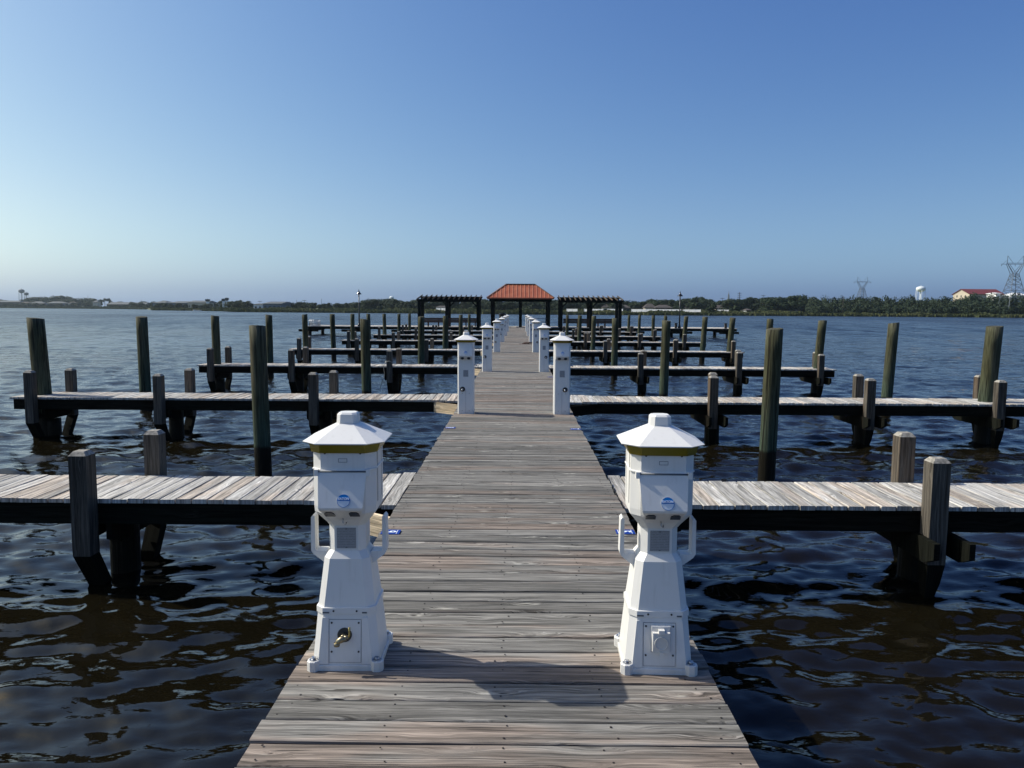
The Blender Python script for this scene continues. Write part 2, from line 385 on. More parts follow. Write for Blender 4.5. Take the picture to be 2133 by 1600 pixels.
def empty(name, loc, rz=0.0):
    o = bpy.data.objects.new(name, None); o.empty_display_size = .3; col.objects.link(o); o.location = loc; o.rotation_euler = (0, 0, rz); return o
def tag(o, label=None, cat=None, group=None, kind=None):
    if label: o['label'] = label
    if cat: o['category'] = cat
    if group: o['group'] = group
    if kind: o['kind'] = kind
    return o
def copy_tree(o, parent=None):
    c = o.copy(); col.objects.link(c); c.parent = parent
    for ch in list(o.children): copy_tree(ch, c)
    return c
def text_mesh(txt, size, name, mat, parent, mtx, bold=0.0):
    cu = bpy.data.curves.new(name, 'FONT'); cu.body = txt; cu.size = size; cu.align_x = 'CENTER'; cu.align_y = 'CENTER'
    cu.extrude = .0008; cu.offset = bold
    t = bpy.data.objects.new('tmp_text', cu); col.objects.link(t)
    dg = bpy.context.evaluated_depsgraph_get(); me = bpy.data.meshes.new_from_object(t.evaluated_get(dg))
    bpy.data.objects.remove(t); me.name = name; me.materials.clear(); me.materials.append(mat)
    o = bpy.data.objects.new(name, me); col.objects.link(o); o.parent = parent; o.matrix_local = mtx
    return o

WATER = -0.75
ORD = ['', 'first', 'second', 'third', 'fourth', 'fifth', 'sixth', 'seventh', 'eighth']
ROWS = [None, 6.03, 12.95, 20.6, 29.0, 37.5, 45.8, 55.2]

# ------------------------------------------------------------------ water sheet
def build_water():
    fine = np.linspace(-R(46), R(46), 800); coarse = np.linspace(R(46), 2*math.pi-R(46), 60)[1:-1]
    th = np.concatenate([fine, coarse]); nth = len(th)
    r = [0.25, .8]
    while r[-1] < 260: r.append(r[-1]*1.0052 + .003)
    r += [300, 360, 450, 700, 1200, 2200, 4000, 7000]; r = np.array(r)
    RR, TH = np.meshgrid(r, th, indexing='ij')
    X = RR*np.sin(TH); Y = RR*np.cos(TH); Z = np.zeros_like(X)
    dth = np.gradient(th); dr = np.gradient(r)
    sp = np.maximum(dr[:, None], RR*np.abs(dth)[None, :])
    n = 72
    for i in range(n):
        lam = .11*(2.2/.11)**(i/(n-1)); kk = 2*math.pi/lam
        dirn = rng.normal(-math.pi/2 + .12, .62 if lam < 1.2 else .45)
        slope = .043*(1.0 if lam < .45 else (.45/lam)**.95)*rng.uniform(.6, 1.4)
        if lam < .2: slope *= .6
        a = slope/kk; fade = np.clip((lam/sp - 2.5)/3.0, 0, 1)
        ph = rng.uniform(0, 6.28)
        kx, ky = kk*math.cos(dirn), kk*math.sin(dirn)
        arg = kx*X + ky*Y + ph + .9*np.sin(.21*X*(1+.1*i % 1) + .17*Y + i)
        Z += fade*a*(np.sin(arg) + .18*np.cos(2*arg))
    farw = np.clip((RR-30)/70.0, 0, 1)
    for i in range(26):
        lam = rng.uniform(1.0, 3.2); kk = 2*math.pi/lam; dirn = rng.normal(-math.pi/2, .5); a = .022/kk*rng.uniform(.6, 1.3)
        fade = np.clip((lam/sp - 2.2)/2.0, 0, 1)
        Z += farw*fade*a*np.sin(kk*math.cos(dirn)*X + kk*math.sin(dirn)*Y + rng.uniform(0, 6.28) + .8*np.sin(.11*X+.07*Y+i))
    # calmer close in, livelier far out
    Z *= np.clip(.36 + RR/13.0, .40, 1.35)
    Z += WATER
    verts = np.stack([X, Y, Z], -1).reshape(-1, 3)
    nr = len(r); idx = np.arange(nr*nth).reshape(nr, nth)
    a = idx[:-1, :]; b = idx[1:, :]; c = np.roll(b, -1, 1); d = np.roll(a, -1, 1)
    faces = np.stack([a, b, c, d], -1).reshape(-1, 4)[:, ::-1]
    # centre fan
    cen = len(verts); verts = np.vstack([verts, [[0, 0, WATER]]])
    me = bpy.data.meshes.new('water')
    fl = faces.reshape(-1)
    tri = np.stack([np.full(nth, cen), idx[0], np.roll(idx[0], -1)], -1)[:, ::-1].reshape(-1)
    nq, ntt = len(faces), nth
    me.vertices.add(len(verts)); me.vertices.foreach_set('co', verts.reshape(-1))
    me.loops.add(nq*4+ntt*3); me.loops.foreach_set('vertex_index', np.concatenate([fl, tri]).astype(np.int32))
    me.polygons.add(nq+ntt)
    st = np.concatenate([np.arange(nq)*4, nq*4+np.arange(ntt)*3]).astype(np.int32)
    me.polygons.foreach_set('loop_start', st)
    me.update(calc_edges=True); me.validate()
    me.polygons.foreach_set('use_smooth', np.ones(len(me.polygons), dtype=bool))
    me.materials.append(M['water'])
    o = bpy.data.objects.new('water', me); col.objects.link(o); tag(o, kind='structure')
build_water()

# ------------------------------------------------------------------ far shore: land
SH = [(-900, 1500), (-300, 1350), (0, 1250), (150, 1150), (260, 1020), (318, 900), (326, 640), (400, 600), (470, 520), (492, 450), (640, 425), (860, 410), (1078, 372), (1300, 375), (1520, 372), (1700, 388), (1900, 376), (2133, 352), (2500, 340), (3400, 420)]
def shoreD(px):
    for (a, da), (b, db) in zip(SH, SH[1:]):
        if a <= px <= b: return da + (db-da)*(px-a)/(b-a)
    return SH[0][1] if px < SH[0][0] else SH[-1][1]
def ray_xy(px, D):
    d = fw + rt*((px-CX)/F); t = D/d.y
    return CAMX + d.x*t, D
def yh(px): return 645.4 + (px-CX)*.006
def land_h(back):           # height above sea of the land, metres behind the water's edge
    if back <= 0: return WATER-.4
    if back < 3: return WATER - .05 + back*.13
    if back < 40: return WATER + .34 + (back-3)*.022
    return WATER + 1.15 + min((back-40)*.006, 2.5)
backs = [-6, 0.01, 1, 3, 8, 20, 40, 80, 160, 320, 600, 1100, 2000, 4500]
mb = MB(); xs = list(range(-900, 3401, 12)); G = []
for px in xs:
    D0 = shoreD(px) + 3*math.sin(px*.11) + 2*math.sin(px*.37+1)
    for b in backs:
        x, y = ray_xy(px, D0+b)
        mb.v.append((x, y, land_h(b) + (.12*math.sin(px*.9+b) if b > 5 else 0)))
nb = len(backs)
for i in range(len(xs)-1):
    for j in range(nb-1):
        mb.face([i*nb+j, (i+1)*nb+j, (i+1)*nb+j+1, i*nb+j+1], None, 0, True)
tag(mb.build('ground', M['land']), kind='structure')

# marsh grass: thousands of blades in tussocks along the far bank
def marsh():
    V = []; Fc = []; r_ = []
    pxs = []
    px = -260
    while px < 2420:
        D = shoreD(px); step = 420.0/D*1.0
        pxs.append(px); px += .42*max(.35, min(1.2, 420/D)) if D < 700 else .8
    for px in pxs:
        D0 = shoreD(px) + 3*math.sin(px*.11) + 2*math.sin(px*.37+1)
        big = D0 > 700
        for q in range(7):
            b = (.4 + 2*rng.random()) if q < 3 else 2+rng.random()**1.3*42
            x, y = ray_xy(px + rng.normal(0, 1.0), D0+b); z = land_h(b)
            hh = (.75+.75*rng.random())*(1.0 if not big else 1.6)*(.9 if b < 3 else .75 + .5*math.sin(px*.05+b*.1))
            hh = max(hh, .35)
            wd = hh*(.55+.5*rng.random()); rv = min(1, max(0, .45+.35*math.sin(px*.021+b*.05)+rng.normal(0, .22)))
            for c_ in range(4):
                an = rng.random()*math.pi; dx, dy = math.cos(an)*wd/2, math.sin(an)*wd/2
                ox, oy = rng.normal(0, .4), rng.normal(0, .3); k0 = len(V)
                V += [(x+ox-dx*.6, y+oy-dy*.6, z-.1), (x+ox+dx*.6, y+oy+dy*.6, z-.1), (x+ox+dx, y+oy+dy, z+hh*(.6+.5*rng.random())), (x+ox+dx*.1, y+oy, z+hh*(.8+.4*rng.random())), (x+ox-dx, y+oy-dy, z+hh*(.6+.5*rng.random()))]
                Fc.append((k0, k0+1, k0+2, k0+3, k0+4)); r_.append(rv)
    me = bpy.data.meshes.new('marsh_grass'); me.from_pydata(V, [], Fc)
    a = me.attributes.new('rnd', 'FLOAT', 'FACE'); a.data.foreach_set('value', r_); me.materials.append(M['marsh']); me.update()
    o = bpy.data.objects.new('marsh_grass', me); col.objects.link(o)
    tag(o, 'yellow green marsh grass growing along the far bank', 'grass', kind='stuff')
marsh()

# ------------------------------------------------------------------ trees
def crown_mesh(name, w_, h_, n_cl, leaves, leaf, zbase, seed, mat, flat=.75, pine=False):
    g = np.random.default_rng(seed); V = []; Fc = []; rr = []
    for c_ in range(n_cl):
        an = g.random()*6.283; rad = math.sqrt(g.random()); zt = g.random()
        if pine: rad *= .9*(1-.45*zt)
        prof = math.sqrt(max(0.05, 1-(2*abs(zt-.38))**2*.62)) if not pine else 1
        cx, cy = w_/2*.78*rad*prof*math.cos(an), w_/2*.78*rad*prof*math.sin(an)
        cz = zbase + (h_-zbase)*(.10+.78*zt)
        cr = (w_*.17)*(.7+.6*g.random())*(1.0 if not pine else .8); tone = g.random()
        for l in range(leaves):
            u = g.normal(size=3); u /= np.linalg.norm(u)+1e-9; rr_ = cr*(.72+.4*g.random())
            p = np.array([cx, cy, cz]) + u*rr_*np.array([1, 1, flat]); s_ = leaf*(.6+.8*g.random())
            t1 = g.normal(size=3); t1 -= u*t1.dot(u)*.5; t1 /= np.linalg.norm(t1); t2 = np.cross(u, t1); t2 /= np.linalg.norm(t2)+1e-9
            k0 = len(V)
            V += [tuple(p-t1*s_-t2*s_*.3), tuple(p+t2*s_*-.8), tuple(p+t1*s_), tuple(p+t2*s_*.8+u*s_*.3)]
            Fc.append((k0, k0+1, k0+2, k0+3)); rr.append(min(1, max(0, .25+.5*tone+.12*g.normal())))
    me = bpy.data.meshes.new(name); me.from_pydata(V, [], Fc); a = me.attributes.new('rnd', 'FLOAT', 'FACE'); a.data.foreach_set('value', rr)
    me.materials.append(mat); me.update(); return me
def trunk_mb(h, r0, limbs, w_, seed):
    g = random.Random(seed); mb = MB(); top = h*.8
    mb.tube([(0, 0, -1.2), (.1, 0, h*.25), (0, .15, h*.5), (.1, 0, top)], [r0*1.3, r0, r0*.75, r0*.25], 8)
    for i in range(limbs):
        an = i*6.283/limbs + g.random(); z0 = h*(.22+.35*g.random())
        mb.tube([(0, 0, z0), (math.cos(an)*w_*.15, math.sin(an)*w_*.15, z0+h*.12), (math.cos(an)*w_*.33, math.sin(an)*w_*.33, z0+h*.24)], [r0*.5, r0*.35, r0*.12], 6)
    return mb
protos = []
specs = [('oak_tree', 13, 9, 26, 110, .40, 1.0, 'leaf', 5), ('oak_tree', 11, 9, 22, 110, .40, 1.2, 'leaf', 4), ('oak_tree', 15, 10, 30, 110, .44, 1.2, 'leaf', 6),
         ('oak_tree', 9, 8, 18, 100, .38, .6, 'leaf', 4), ('pine_tree', 8, 13, 13, 90, .35, 7.0, 'pineleaf', 5), ('shrub', 5, 3, 9, 60, .35, .0, 'leaf', 3)]
for i, (nm, w_, h_, ncl, lv, lf, zb, mt, lb) in enumerate(specs):
    root = empty(nm, (0, -500, -200)); c = bpy.data.objects.new('crown', crown_mesh(nm+'_crown', w_, h_, ncl, lv, lf, zb, 10+i, M[mt], pine=nm == 'pine_tree')); col.objects.link(c); c.parent = root
    if nm != 'shrub': trunk_mb(h_, .32 if nm != 'pine_tree' else .28, lb, w_, i).build('trunk', M['trunk'], root)
    else: trunk_mb(h_, .1, 3, w_, i).build('trunk', M['trunk'], root)
    protos.append(dict(root=root, w=w_, h=h_, used=False))
def plant(kind, px, back, top_y, label, group, cat='tree', widthf=1.0):
    D = shoreD(px) + back; x, y = ray_xy(px, D); z = land_h(back)
    ztop = CAMZ + (yh(px)-top_y)/F*D; hh = max(2.0, ztop - z)
    p = protos[kind]
    if not p['used']: o = p['root']; p['used'] = True
    else: o = copy_tree(p['root'])
    o.location = (x, y, z); s_ = hh/p['h']; o.scale = (s_*widthf, s_*widthf, s_); o.rotation_euler = (0, 0, random.random()*6.28)
    tag(o, label, cat, group); return o
T = 'trees on the far bank'
NTH = ' first second third fourth fifth sixth seventh eighth ninth tenth eleventh twelfth thirteenth fourteenth fifteenth sixteenth seventeenth eighteenth nineteenth twentieth twenty-first twenty-second twenty-third twenty-fourth'.split(' ')
def row(px0, px1, step, back0, back1, tops, kinds, label, group, wf=1.15):
    px = px0; made_ = []
    while px < px1:
        t = (px-px0)/(px1-px0); k_ = t*(len(tops)-1); i = min(int(k_), len(tops)-2); ty = tops[i] + (tops[i+1]-tops[i])*(k_-i) + random.uniform(-1.3, 2.4)
        made_.append(plant(random.choice(kinds), px, random.uniform(back0, back1), ty, label, group, 'tree', wf*random.uniform(.85, 1.2)))
        px += step*random.uniform(.7, 1.3)
    for i, o in enumerate(made_):
        if len(made_) > 1: o['label'] = label + (', leftmost' if i == 0 else ', rightmost' if i == len(made_)-1 else ', %s from left' % NTH[i+1])
row(-60, 30, 12, 120, 200, [627, 626], [0, 1, 3], 'dark tree at the far left of the bank beyond the water', 'trees by the left water towers')
row(66, 132, 9, 120, 220, [622, 619, 620], [0, 4, 1], 'hazy tall tree right of the twin water towers', 'trees right of the twin towers')
row(120, 178, 9, 100, 200, [619, 618, 628], [0, 2, 1], 'hazy dark tree in the dense clump on the left bank', 'dense left bank clump', 1.2)
row(184, 216, 10, 90, 150, [623, 624], [0, 3, 1], 'hazy tree beside the small white building on the left bank', 'trees by the small white building')
row(218, 240, 8, 150, 220, [622, 623], [4], 'flat topped pine above the low brown hangars', 'pines above the brown hangars')
row(240, 460, 22, 60, 260, [629, 628, 629, 632], [0, 1, 3], 'round dark tree among the far hangars', 'trees among the far hangars')
row(236, 440, 17, 12, 45, [633, 632, 633, 634], [0, 1, 3], 'small round tree in front of the far hangars', 'small trees before the far hangars', 1.3)
row(20, 200, 14, 12, 40, [632, 631, 631, 632], [0, 1, 3], 'small tree in front of the low hazy houses on the left bank', 'small trees before the left houses', 1.3)
row(468, 528, 8, 60, 120, [627, 626, 628], [0, 1, 2], 'dark round tree in the clump left of the blue grey hangar', 'clump by the blue grey hangar')
row(582, 640, 9, 60, 160, [632, 631, 630], [0, 1, 3], 'low dark tree right of the blue grey hangar', 'trees right of the hangar', 1.2)
row(640, 742, 9, 60, 140, [630, 632, 633, 632], [0, 1, 3], 'low dark tree left of the left dock lamp', 'trees left of the left lamp', 1.2)
row(742, 868, 9, 50, 130, [630, 624, 623, 627, 628], [0, 1, 2], 'dark spreading tree between the left lamp and the pergola', 'trees right of the left lamp', 1.2)
row(868, 1012, 9, 50, 120, [624, 626, 625, 624], [0, 1, 2, 4], 'dark tree on the bank behind the left pergola', 'trees behind the left pergola', 1.2)
row(1012, 1160, 9, 50, 110, [626, 628, 627, 623], [0, 1, 2, 3], 'dark tree on the bank behind the gazebo', 'trees behind the gazebo', 1.2)
row(1160, 1300, 9, 60, 120, [626, 628, 627, 626], [0, 1, 2], 'dark tree on the bank behind the right pergola', 'trees behind the right pergola', 1.2)
row(1300, 1420, 10, 80, 140, [627, 626, 624, 627], [0, 1, 2, 3], 'green tree behind the white fence left of the right lamp', 'trees left of the right lamp', 1.15)
row(1420, 1515, 10, 70, 140, [623, 621, 627, 629], [0, 1, 2, 3], 'green tree behind the white fence right of the right lamp', 'trees right of the right lamp', 1.15)
row(1512, 1640, 10, 50, 110, [624, 622, 622, 625], [0, 1, 2], 'dark spreading oak left of the tallest bank tree', 'oaks in the middle of the right bank', 1.2)
row(1636, 1700, 11, 45, 100, [616, 617, 622], [2, 0], 'tall dark oak at the left end of the wood', 'oaks at the left end of the wood', 1.1)
plant(5, 1528, 12, 639, 'round dark bush standing alone by the water under the tall oaks', None, 'bush')
plant(3, 1478, 18, 632, 'small tree in front of the white fence by the water', None, 'tree')
plant(3, 738, 30, 634, 'small bushy tree in the marsh left of the left lamp post', None, 'tree')
plant(5, 790, 26, 639, 'low dark bush in the marsh below the distant white tank', None, 'bush')
plant(5, 603, 30, 638, 'low dark bush in the marsh right of the blue grey hangar', None, 'bush')

# the wood on the right bank: one mass
def wood_mass():
    g = np.random.default_rng(99); V = []; Fc = []; rr = []
    px = 1688.0
    while px < 2560:
        tops = np.interp(px, [1688, 1740, 1800, 1900, 1960, 2040, 2133, 2300, 2560], [619, 619, 616, 618, 615, 611, 611, 612, 618])
        for back in (9, 18, 30, 46, 62):
            D = shoreD(px) + back + g.random()*8; x, y = ray_xy(px + g.normal(0, 3), D)
            ztop = CAMZ + (yh(px) - tops)/F*(shoreD(px)+60)
            hh = (ztop - land_h(back))*{9: .42, 18: .62, 30: .80, 46: .92, 62: 1.0}[back]*(.76+.30*g.random()); z0 = land_h(back)
            w_ = 5.0 + 3*g.random()
            for c_ in range(6):
                a = g.random()*6.28; rad = w_*.42*math.sqrt(g.random()); zt = g.random()
                cx, cy, cz = x+rad*math.cos(a), y+rad*math.sin(a), z0 + hh*(.12+.75*zt) 
                cr = 2.0*(.6+.6*g.random()); tone = g.random()
                for l in range(46):
                    u = g.normal(size=3); u /= np.linalg.norm(u)+1e-9
                    if u[1] > .5 and back < 60: u[1] *= -1
                    p = np.array([cx, cy, cz]) + u*cr*(.7+.5*g.random()); s_ = .42*(.6+.8*g.random())
                    t1 = g.normal(size=3); t1 -= u*t1.dot(u)*.5; t1 /= np.linalg.norm(t1); t2 = np.cross(u, t1); t2 /= np.linalg.norm(t2)+1e-9
                    k0 = len(V); V += [tuple(p-t1*s_-t2*s_*.3), tuple(p-t2*s_*.8), tuple(p+t1*s_), tuple(p+t2*s_*.8+u*s_*.3)]
                    Fc.append((k0, k0+1, k0+2, k0+3)); rr.append(min(1, max(0, .2+.6*tone+.1*g.normal())))
        px += 9.0
    me = bpy.data.meshes.new('woodland'); me.from_pydata(V, [], Fc); a = me.attributes.new('rnd', 'FLOAT', 'FACE'); a.data.foreach_set('value', rr)
    me.materials.append(M['leaf']); me.update(); o = bpy.data.objects.new('woodland', me); col.objects.link(o)
    tag(o, 'dense dark green wood covering the right bank below the water tank', 'woodland', kind='stuff')
wood_mass()

# ------------------------------------------------------------------ far buildings
def P(px, py, D):            # point at a pixel and distance, for far things
    return at(px, py, D)
def house(px0, px1, eave_y, ridge_y, back, wall, roof, label, cat='building', hip=.3, depth=9, windows=3, name='house', gable=False, extra=None):
    pc = (px0+px1)/2; D = shoreD(pc) + back; a = P(px0, eave_y, D); b = P(px1, eave_y, D); r_ = P(pc, ridge_y, D+depth/2)
    z0 = land_h(back)-.5; W = b.x-a.x; ze = (a.z+b.z)/2; zr = r_.z
    root = empty(name, ((a.x+b.x)/2, D, z0)); tag(root, label, cat)
    H = ze - z0; mb = MB(); mb.box(-W/2, W/2, 0, depth, 0, H, 'x'); 
    if gable: # ridge runs away from the viewer
        mb.v += [(-W/2, 0, H), (W/2, 0, H), (0, 0, zr-z0-.05)]; n = len(mb.v); mb.face([n-3, n-2, n-1])
    mb.build('wall', wall, root)
    mr = MB(); e = .5; hx = W*hip
    if gable:
        A = [(-W/2-e, -e, H-.1), (0, -e, zr-z0), (W/2+e, -e, H-.1), (0, -e, H-.2)]; mr.loft([[(x, y, z) for x, y, z in A], [(x, depth+e, z) for x, y, z in A]])
    else:
        base = [(-W/2-e, -e, H), (W/2+e, -e, H), (W/2+e, depth+e, H), (-W/2-e, depth+e, H)]
        rid = [(-W/2+hx, depth/2, zr-z0), (W/2-hx, depth/2, zr-z0)]
        mr.v += base + rid + [(x, y, z-.2) for x, y, z in base]
        for f in ([0, 1, 5, 4], [1, 2, 5], [2, 3, 4, 5], [3, 0, 4], [0, 6, 7, 1], [1, 7, 8, 2], [2, 8, 9, 3], [3, 9, 6, 0], [9, 8, 7, 6]): mr.face(f)
    mr.build('roof', roof, root)
    for i in range(windows):
        x = -W/2 + W*(i+.5)/windows; wm = MB(); wm.box(x-.7, x+.7, -.06, .02, H*.35, H*.35+1.2, 'x'); wm.build('window', M['glassdark'], root)
    return root
# left bank
house(-60, 40, 629, 626, 60, M['brick'], M['greyroof'], 'long low dark building at the far left edge of the bank', windows=9, depth=20, hip=.03)
house(40, 62, 632, 628.5, 50, M['greywall'], M['shingle'], 'low hazy house standing below the twin water towers', windows=3)
house(62, 92, 632, 628, 40, M['brick'], M['greyroof'], 'low hazy house just right of the twin water towers', windows=4)
house(96, 138, 631.5, 628, 40, M['greywall'], M['greyroof'], 'long grey house below the dense clump of trees', windows=5)
house(142, 158, 632, 628.5, 40, M['whitepaint'], M['shingle'], 'small pale house at the right end of the dense clump', windows=2)
house(193, 203, 629, 626, 60, M['cream'], M['greyroof'], 'small white block standing between two hazy trees', windows=1)
house(222, 273, 634, 629.5, 60, M['brick'], M['greyroof'], 'long brown hangar with a grey roof, left of a pair', 'hangar', hip=.02, windows=8, depth=25)
house(274, 303, 634, 630, 55, M['brick'], M['greyroof'], 'shorter brown hangar with a grey roof, right of a pair', 'hangar', hip=.02, windows=5, depth=20)
house(318, 345, 631, 626.5, 120, M['greywall'], M['greyroof'], 'grey hangar with a low curved looking roof', 'hangar', hip=.35, windows=3, depth=25)
house(350, 392, 631, 627.5, 130, M['greywall'], M['greyroof'], 'wide pale hangar behind round trees', 'hangar', hip=.2, windows=4, depth=30)
house(391, 431, 630, 626.3, 100, M['cream'], M['greyroof'], 'large flat grey roofed building beside a square tower', hip=.01, windows=6, depth=25)
house(345, 371, 640.5, 638.5, 40, M['whitepaint'], M['greyroof'], 'small white shed at the edge of the left marsh', 'shed', windows=2)
house(528, 546, 634, 632, 70, M['whitepaint'], M['greyroof'], 'small white annex joined to the left of the blue grey hangar', 'shed', windows=2)
house(548, 585, 632.5, 628.3, 60, M['greywall'], M['greyroof'], 'blue grey hangar with a dark roof on the left bank', 'hangar', hip=.02, windows=4, depth=30)
def tower(px, y0, y1, wpx, back, label, dish=False):
    D = shoreD(px)+back; b = P(px, y1, D); t = P(px, y0, D); wv = wpx/F*D; z0 = land_h(back)
    root = empty('control_tower', (b.x, D, z0)); tag(root, label, 'tower'); H = t.z-z0
    mb = MB(); mb.box(-wv/2, wv/2, -wv/2, wv/2, 0, H*.72, 'z'); mb.build('shaft', M['whitepaint'], root)
    mb = MB(); mb.loft([[(x*wv*.5, y*wv*.5, H*.72) for x, y in ((-1, -1), (1, -1), (1, 1), (-1, 1))], [(x*wv*.75, y*wv*.75, H*.78) for x, y in ((-1, -1), (1, -1), (1, 1), (-1, 1))], [(x*wv*.75, y*wv*.75, H*.9) for x, y in ((-1, -1), (1, -1), (1, 1), (-1, 1))]]); mb.build('cab', M['glassdark'], root)
    mb = MB(); mb.box(-wv*.8, wv*.8, -wv*.8, wv*.8, H*.9, H*.94, 'x'); mb.build('roof', M['greyroof'], root)
    mb = MB(); mb.tube([(0, 0, H*.94), (0, 0, H)], .12, 6); mb.build('antenna', M['black'], root)
tower(433, 622, 640, 5, 70, 'square pale tower with a dark cab beside the large grey roof')
tower(466, 621, 639, 4, 60, 'white tower with a dark top left of its twin')
tower(473, 619, 639, 4, 62, 'taller white tower with a dark top right of its twin')
# houses on the right bank
for (a, b, e_, r_, bk, wl, lab) in [
    (908, 932, 640, 637, 32, M['whitepaint'], 'low white building seen between the left pergola posts'),
    (1032, 1048, 641, 637, 40, M['cream'], 'small brown roofed house left of the gazebo middle post'),
    (1052, 1066, 641, 637, 44, M['cream'], 'small brown roofed house just left of the gazebo middle post'),
    (1255, 1292, 640, 632, 34, M['cream'], 'large brown hipped house behind the right pergola'),
    (1290, 1312, 641, 635, 36, M['brick'], 'dark brown house just right of the right pergola'),
    (1344, 1366, 640.5, 632.5, 48, M['cream'], 'pale gabled house behind the long white fence'),
    (1366, 1400, 641, 635, 44, M['brick'], 'brown roofed house in the middle behind the long white fence'),
    (1428, 1452, 641, 635, 46, M['cream'], 'brown roofed house right of the right lamp post'),
    (1492, 1512, 642, 635.5, 50, M['cream'], 'pale house in the gap left of the tall oaks'),
    (1556, 1564, 646, 643, 30, M['whitepaint'], 'tiny white shed under the tall oaks'),
    (1672, 1682, 646, 643, 30, M['whitepaint'], 'tiny white shed left of the dense wood'),
    (1640, 1668, 647, 643, 26, M['shingle'], 'low grey house at the foot of the tallest oak')]:
    house(a, b, e_, r_, bk+22, wl, M['shingle'], lab, 'house', hip=.28, windows=3, depth=8)
def fence(px0, px1, top, back, label):
    D = shoreD((px0+px1)/2)+back; a = P(px0, top, D); b = P(px1, top, D); z0 = land_h(back); root = empty('white_fence', ((a.x+b.x)/2, D, z0), R(-34)); tag(root, label, 'fence', 'white fences on the far bank')
    W = (b.x-a.x)/math.cos(R(34)); H = max(.9, (a.z+b.z)/2-z0); n = max(2, int(W/2.6)); mb = MB(); mb.box(-W/2, W/2, -.02, .02, .1, H-.12, 'x'); mb.build('panel', M['whitepaint'], root)
    for i in range(n+1):
        x = -W/2 + W*i/n; mb = MB(); mb.box(x-.08, x+.08, -.1, .1, 0, H, 'z'); mb.build('post', M['whitepaint'], root)
for i, (a, b, t_, bk, lab) in enumerate([(909, 917, 641.5, 20, 'short white fence left of the left pergola middle post'), (918, 930, 641.5, 20, 'white fence reaching the left pergola middle post'),
    (1181, 1202, 643, 18, 'white fence just inside the left post of the right pergola'), (1218, 1255, 643.2, 18, 'white fence behind the middle of the right pergola'), (1267, 1296, 643.2, 18, 'white fence by the right post of the right pergola'),
    (1320, 1412, 643.8, 20, 'longest white fence on the bank left of the right lamp'), (1425, 1457, 644.3, 20, 'white fence right of the right lamp post'), (1497, 1516, 644.8, 22, 'white fence beside the lone bush')]):
    fence(a, b, t_, bk, lab)
# large building with red roof
D = 520; root = empty('school_building', (0, 0, 0)); p0 = P(1990, 613, D)
a = P(1989, 612, D); pk = P(2003, 602, D); c_ = P(2017, 612, D); e_ = P(2070, 612, D+30)
pkr = P(2063, 603, D+18)
root.location = (pk.x, D, land_h(140)); root.rotation_euler = (0, 0, R(-84)); z0_ = land_h(140); zz = a.z-z0_; ph = pk.z-z0_
hw = 8.2; LL = 24
tag(root, 'pale gabled building with a long dark red roof above the wood', 'building')
mb = MB(); mb.loft([[(-hw, y_, 0), (hw, y_, 0), (hw, y_, zz), (0, y_, ph-.3), (-hw, y_, zz)] for y_ in (0, LL)]); mb.build('wall', M['cream'], root)
mb = MB(); mb.loft([[(-hw-.8, y_, zz-.3), (0, y_, ph), (hw+.8, y_, zz-.3), (hw+.8, y_, zz-.55), (0, y_, ph-.28), (-hw-.8, y_, zz-.55)] for y_ in (-.6, LL+.6)]); mb.build('roof', M['redroof'], root)
for i in range(3):
    mb = MB(); x = -hw*.5 + i*hw*.5; mb.box(x-.5, x+.5, -.05, .1, zz-2.4, zz-1.0, 'x'); mb.build('window', M['glassdark'], root)
house(2075, 2084, 611, 609.5, 100, M['whitepaint'], M['whitepaint'], 'small white box building right of the dark red roof', windows=1)
house(2107, 2140, 615, 610, 100, M['whitepaint'], M['whitepaint'], 'bright white building behind the big pylon', windows=2)

# water tanks
def water_tank(px, top, bot, wpx, D, mat, label, grp=None):
    t = P(px, top, D); x = t.x; z0 = land_h(300); root = empty('water_tower', (x, D, z0)); tag(root, label, 'water tower', grp)
    H = t.z - z0; rad = wpx/F*D/2; b_ = P(px, bot, D).z - z0; th = H-b_
    mb = MB(); prof = [(0.02, b_-th*.25), (.45, b_-th*.12), (.8, b_+th*.05), (.97, b_+th*.28), (1.0, b_+th*.45), (.95, b_+th*.68), (.75, b_+th*.85), (.4, b_+th*.97), (.02, H)]
    mb.loft([[(rad*q*math.cos(k_*math.pi/12), rad*q*math.sin(k_*math.pi/12), zz_) for k_ in range(24)] for q, zz_ in prof], sm=True); mb.build('tank', mat, root)
    mb = MB(); mb.tube([(0, 0, 0), (0, 0, b_-th*.2)], rad*.11, 10); mb.build('riser', mat, root)
    for i in range(6):
        an = i*math.pi/3+.3; mb = MB(); mb.tube([(rad*1.12*math.cos(an), rad*1.12*math.sin(an), 0), (rad*.93*math.cos(an), rad*.93*math.sin(an), b_+th*.35)], rad*.04, 6); mb.build('leg', mat, root)
    mb = MB(); mb.tube([(0, 0, H-.2), (0, 0, H+th*.25)], rad*.06, 6); mb.build('vent', mat, root)
water_tank(44.5, 602.5, 609.5, 11.5, 1800, M['tankgrey'], 'taller grey water tower of the twin pair on the left', None)
water_tank(54.5, 609, 614.5, 9, 1900, M['tankgrey'], 'shorter grey water tower of the twin pair on the left', None)
water_tank(816, 617, 623, 9.5, 1500, M['tankwhite'], 'tiny distant white water tank above the trees left of the pergola')
water_tank(1918.5, 596.5, 606.5, 18.5, 800, M['tankwhite'], 'white water tower with a domed tank above the wood')

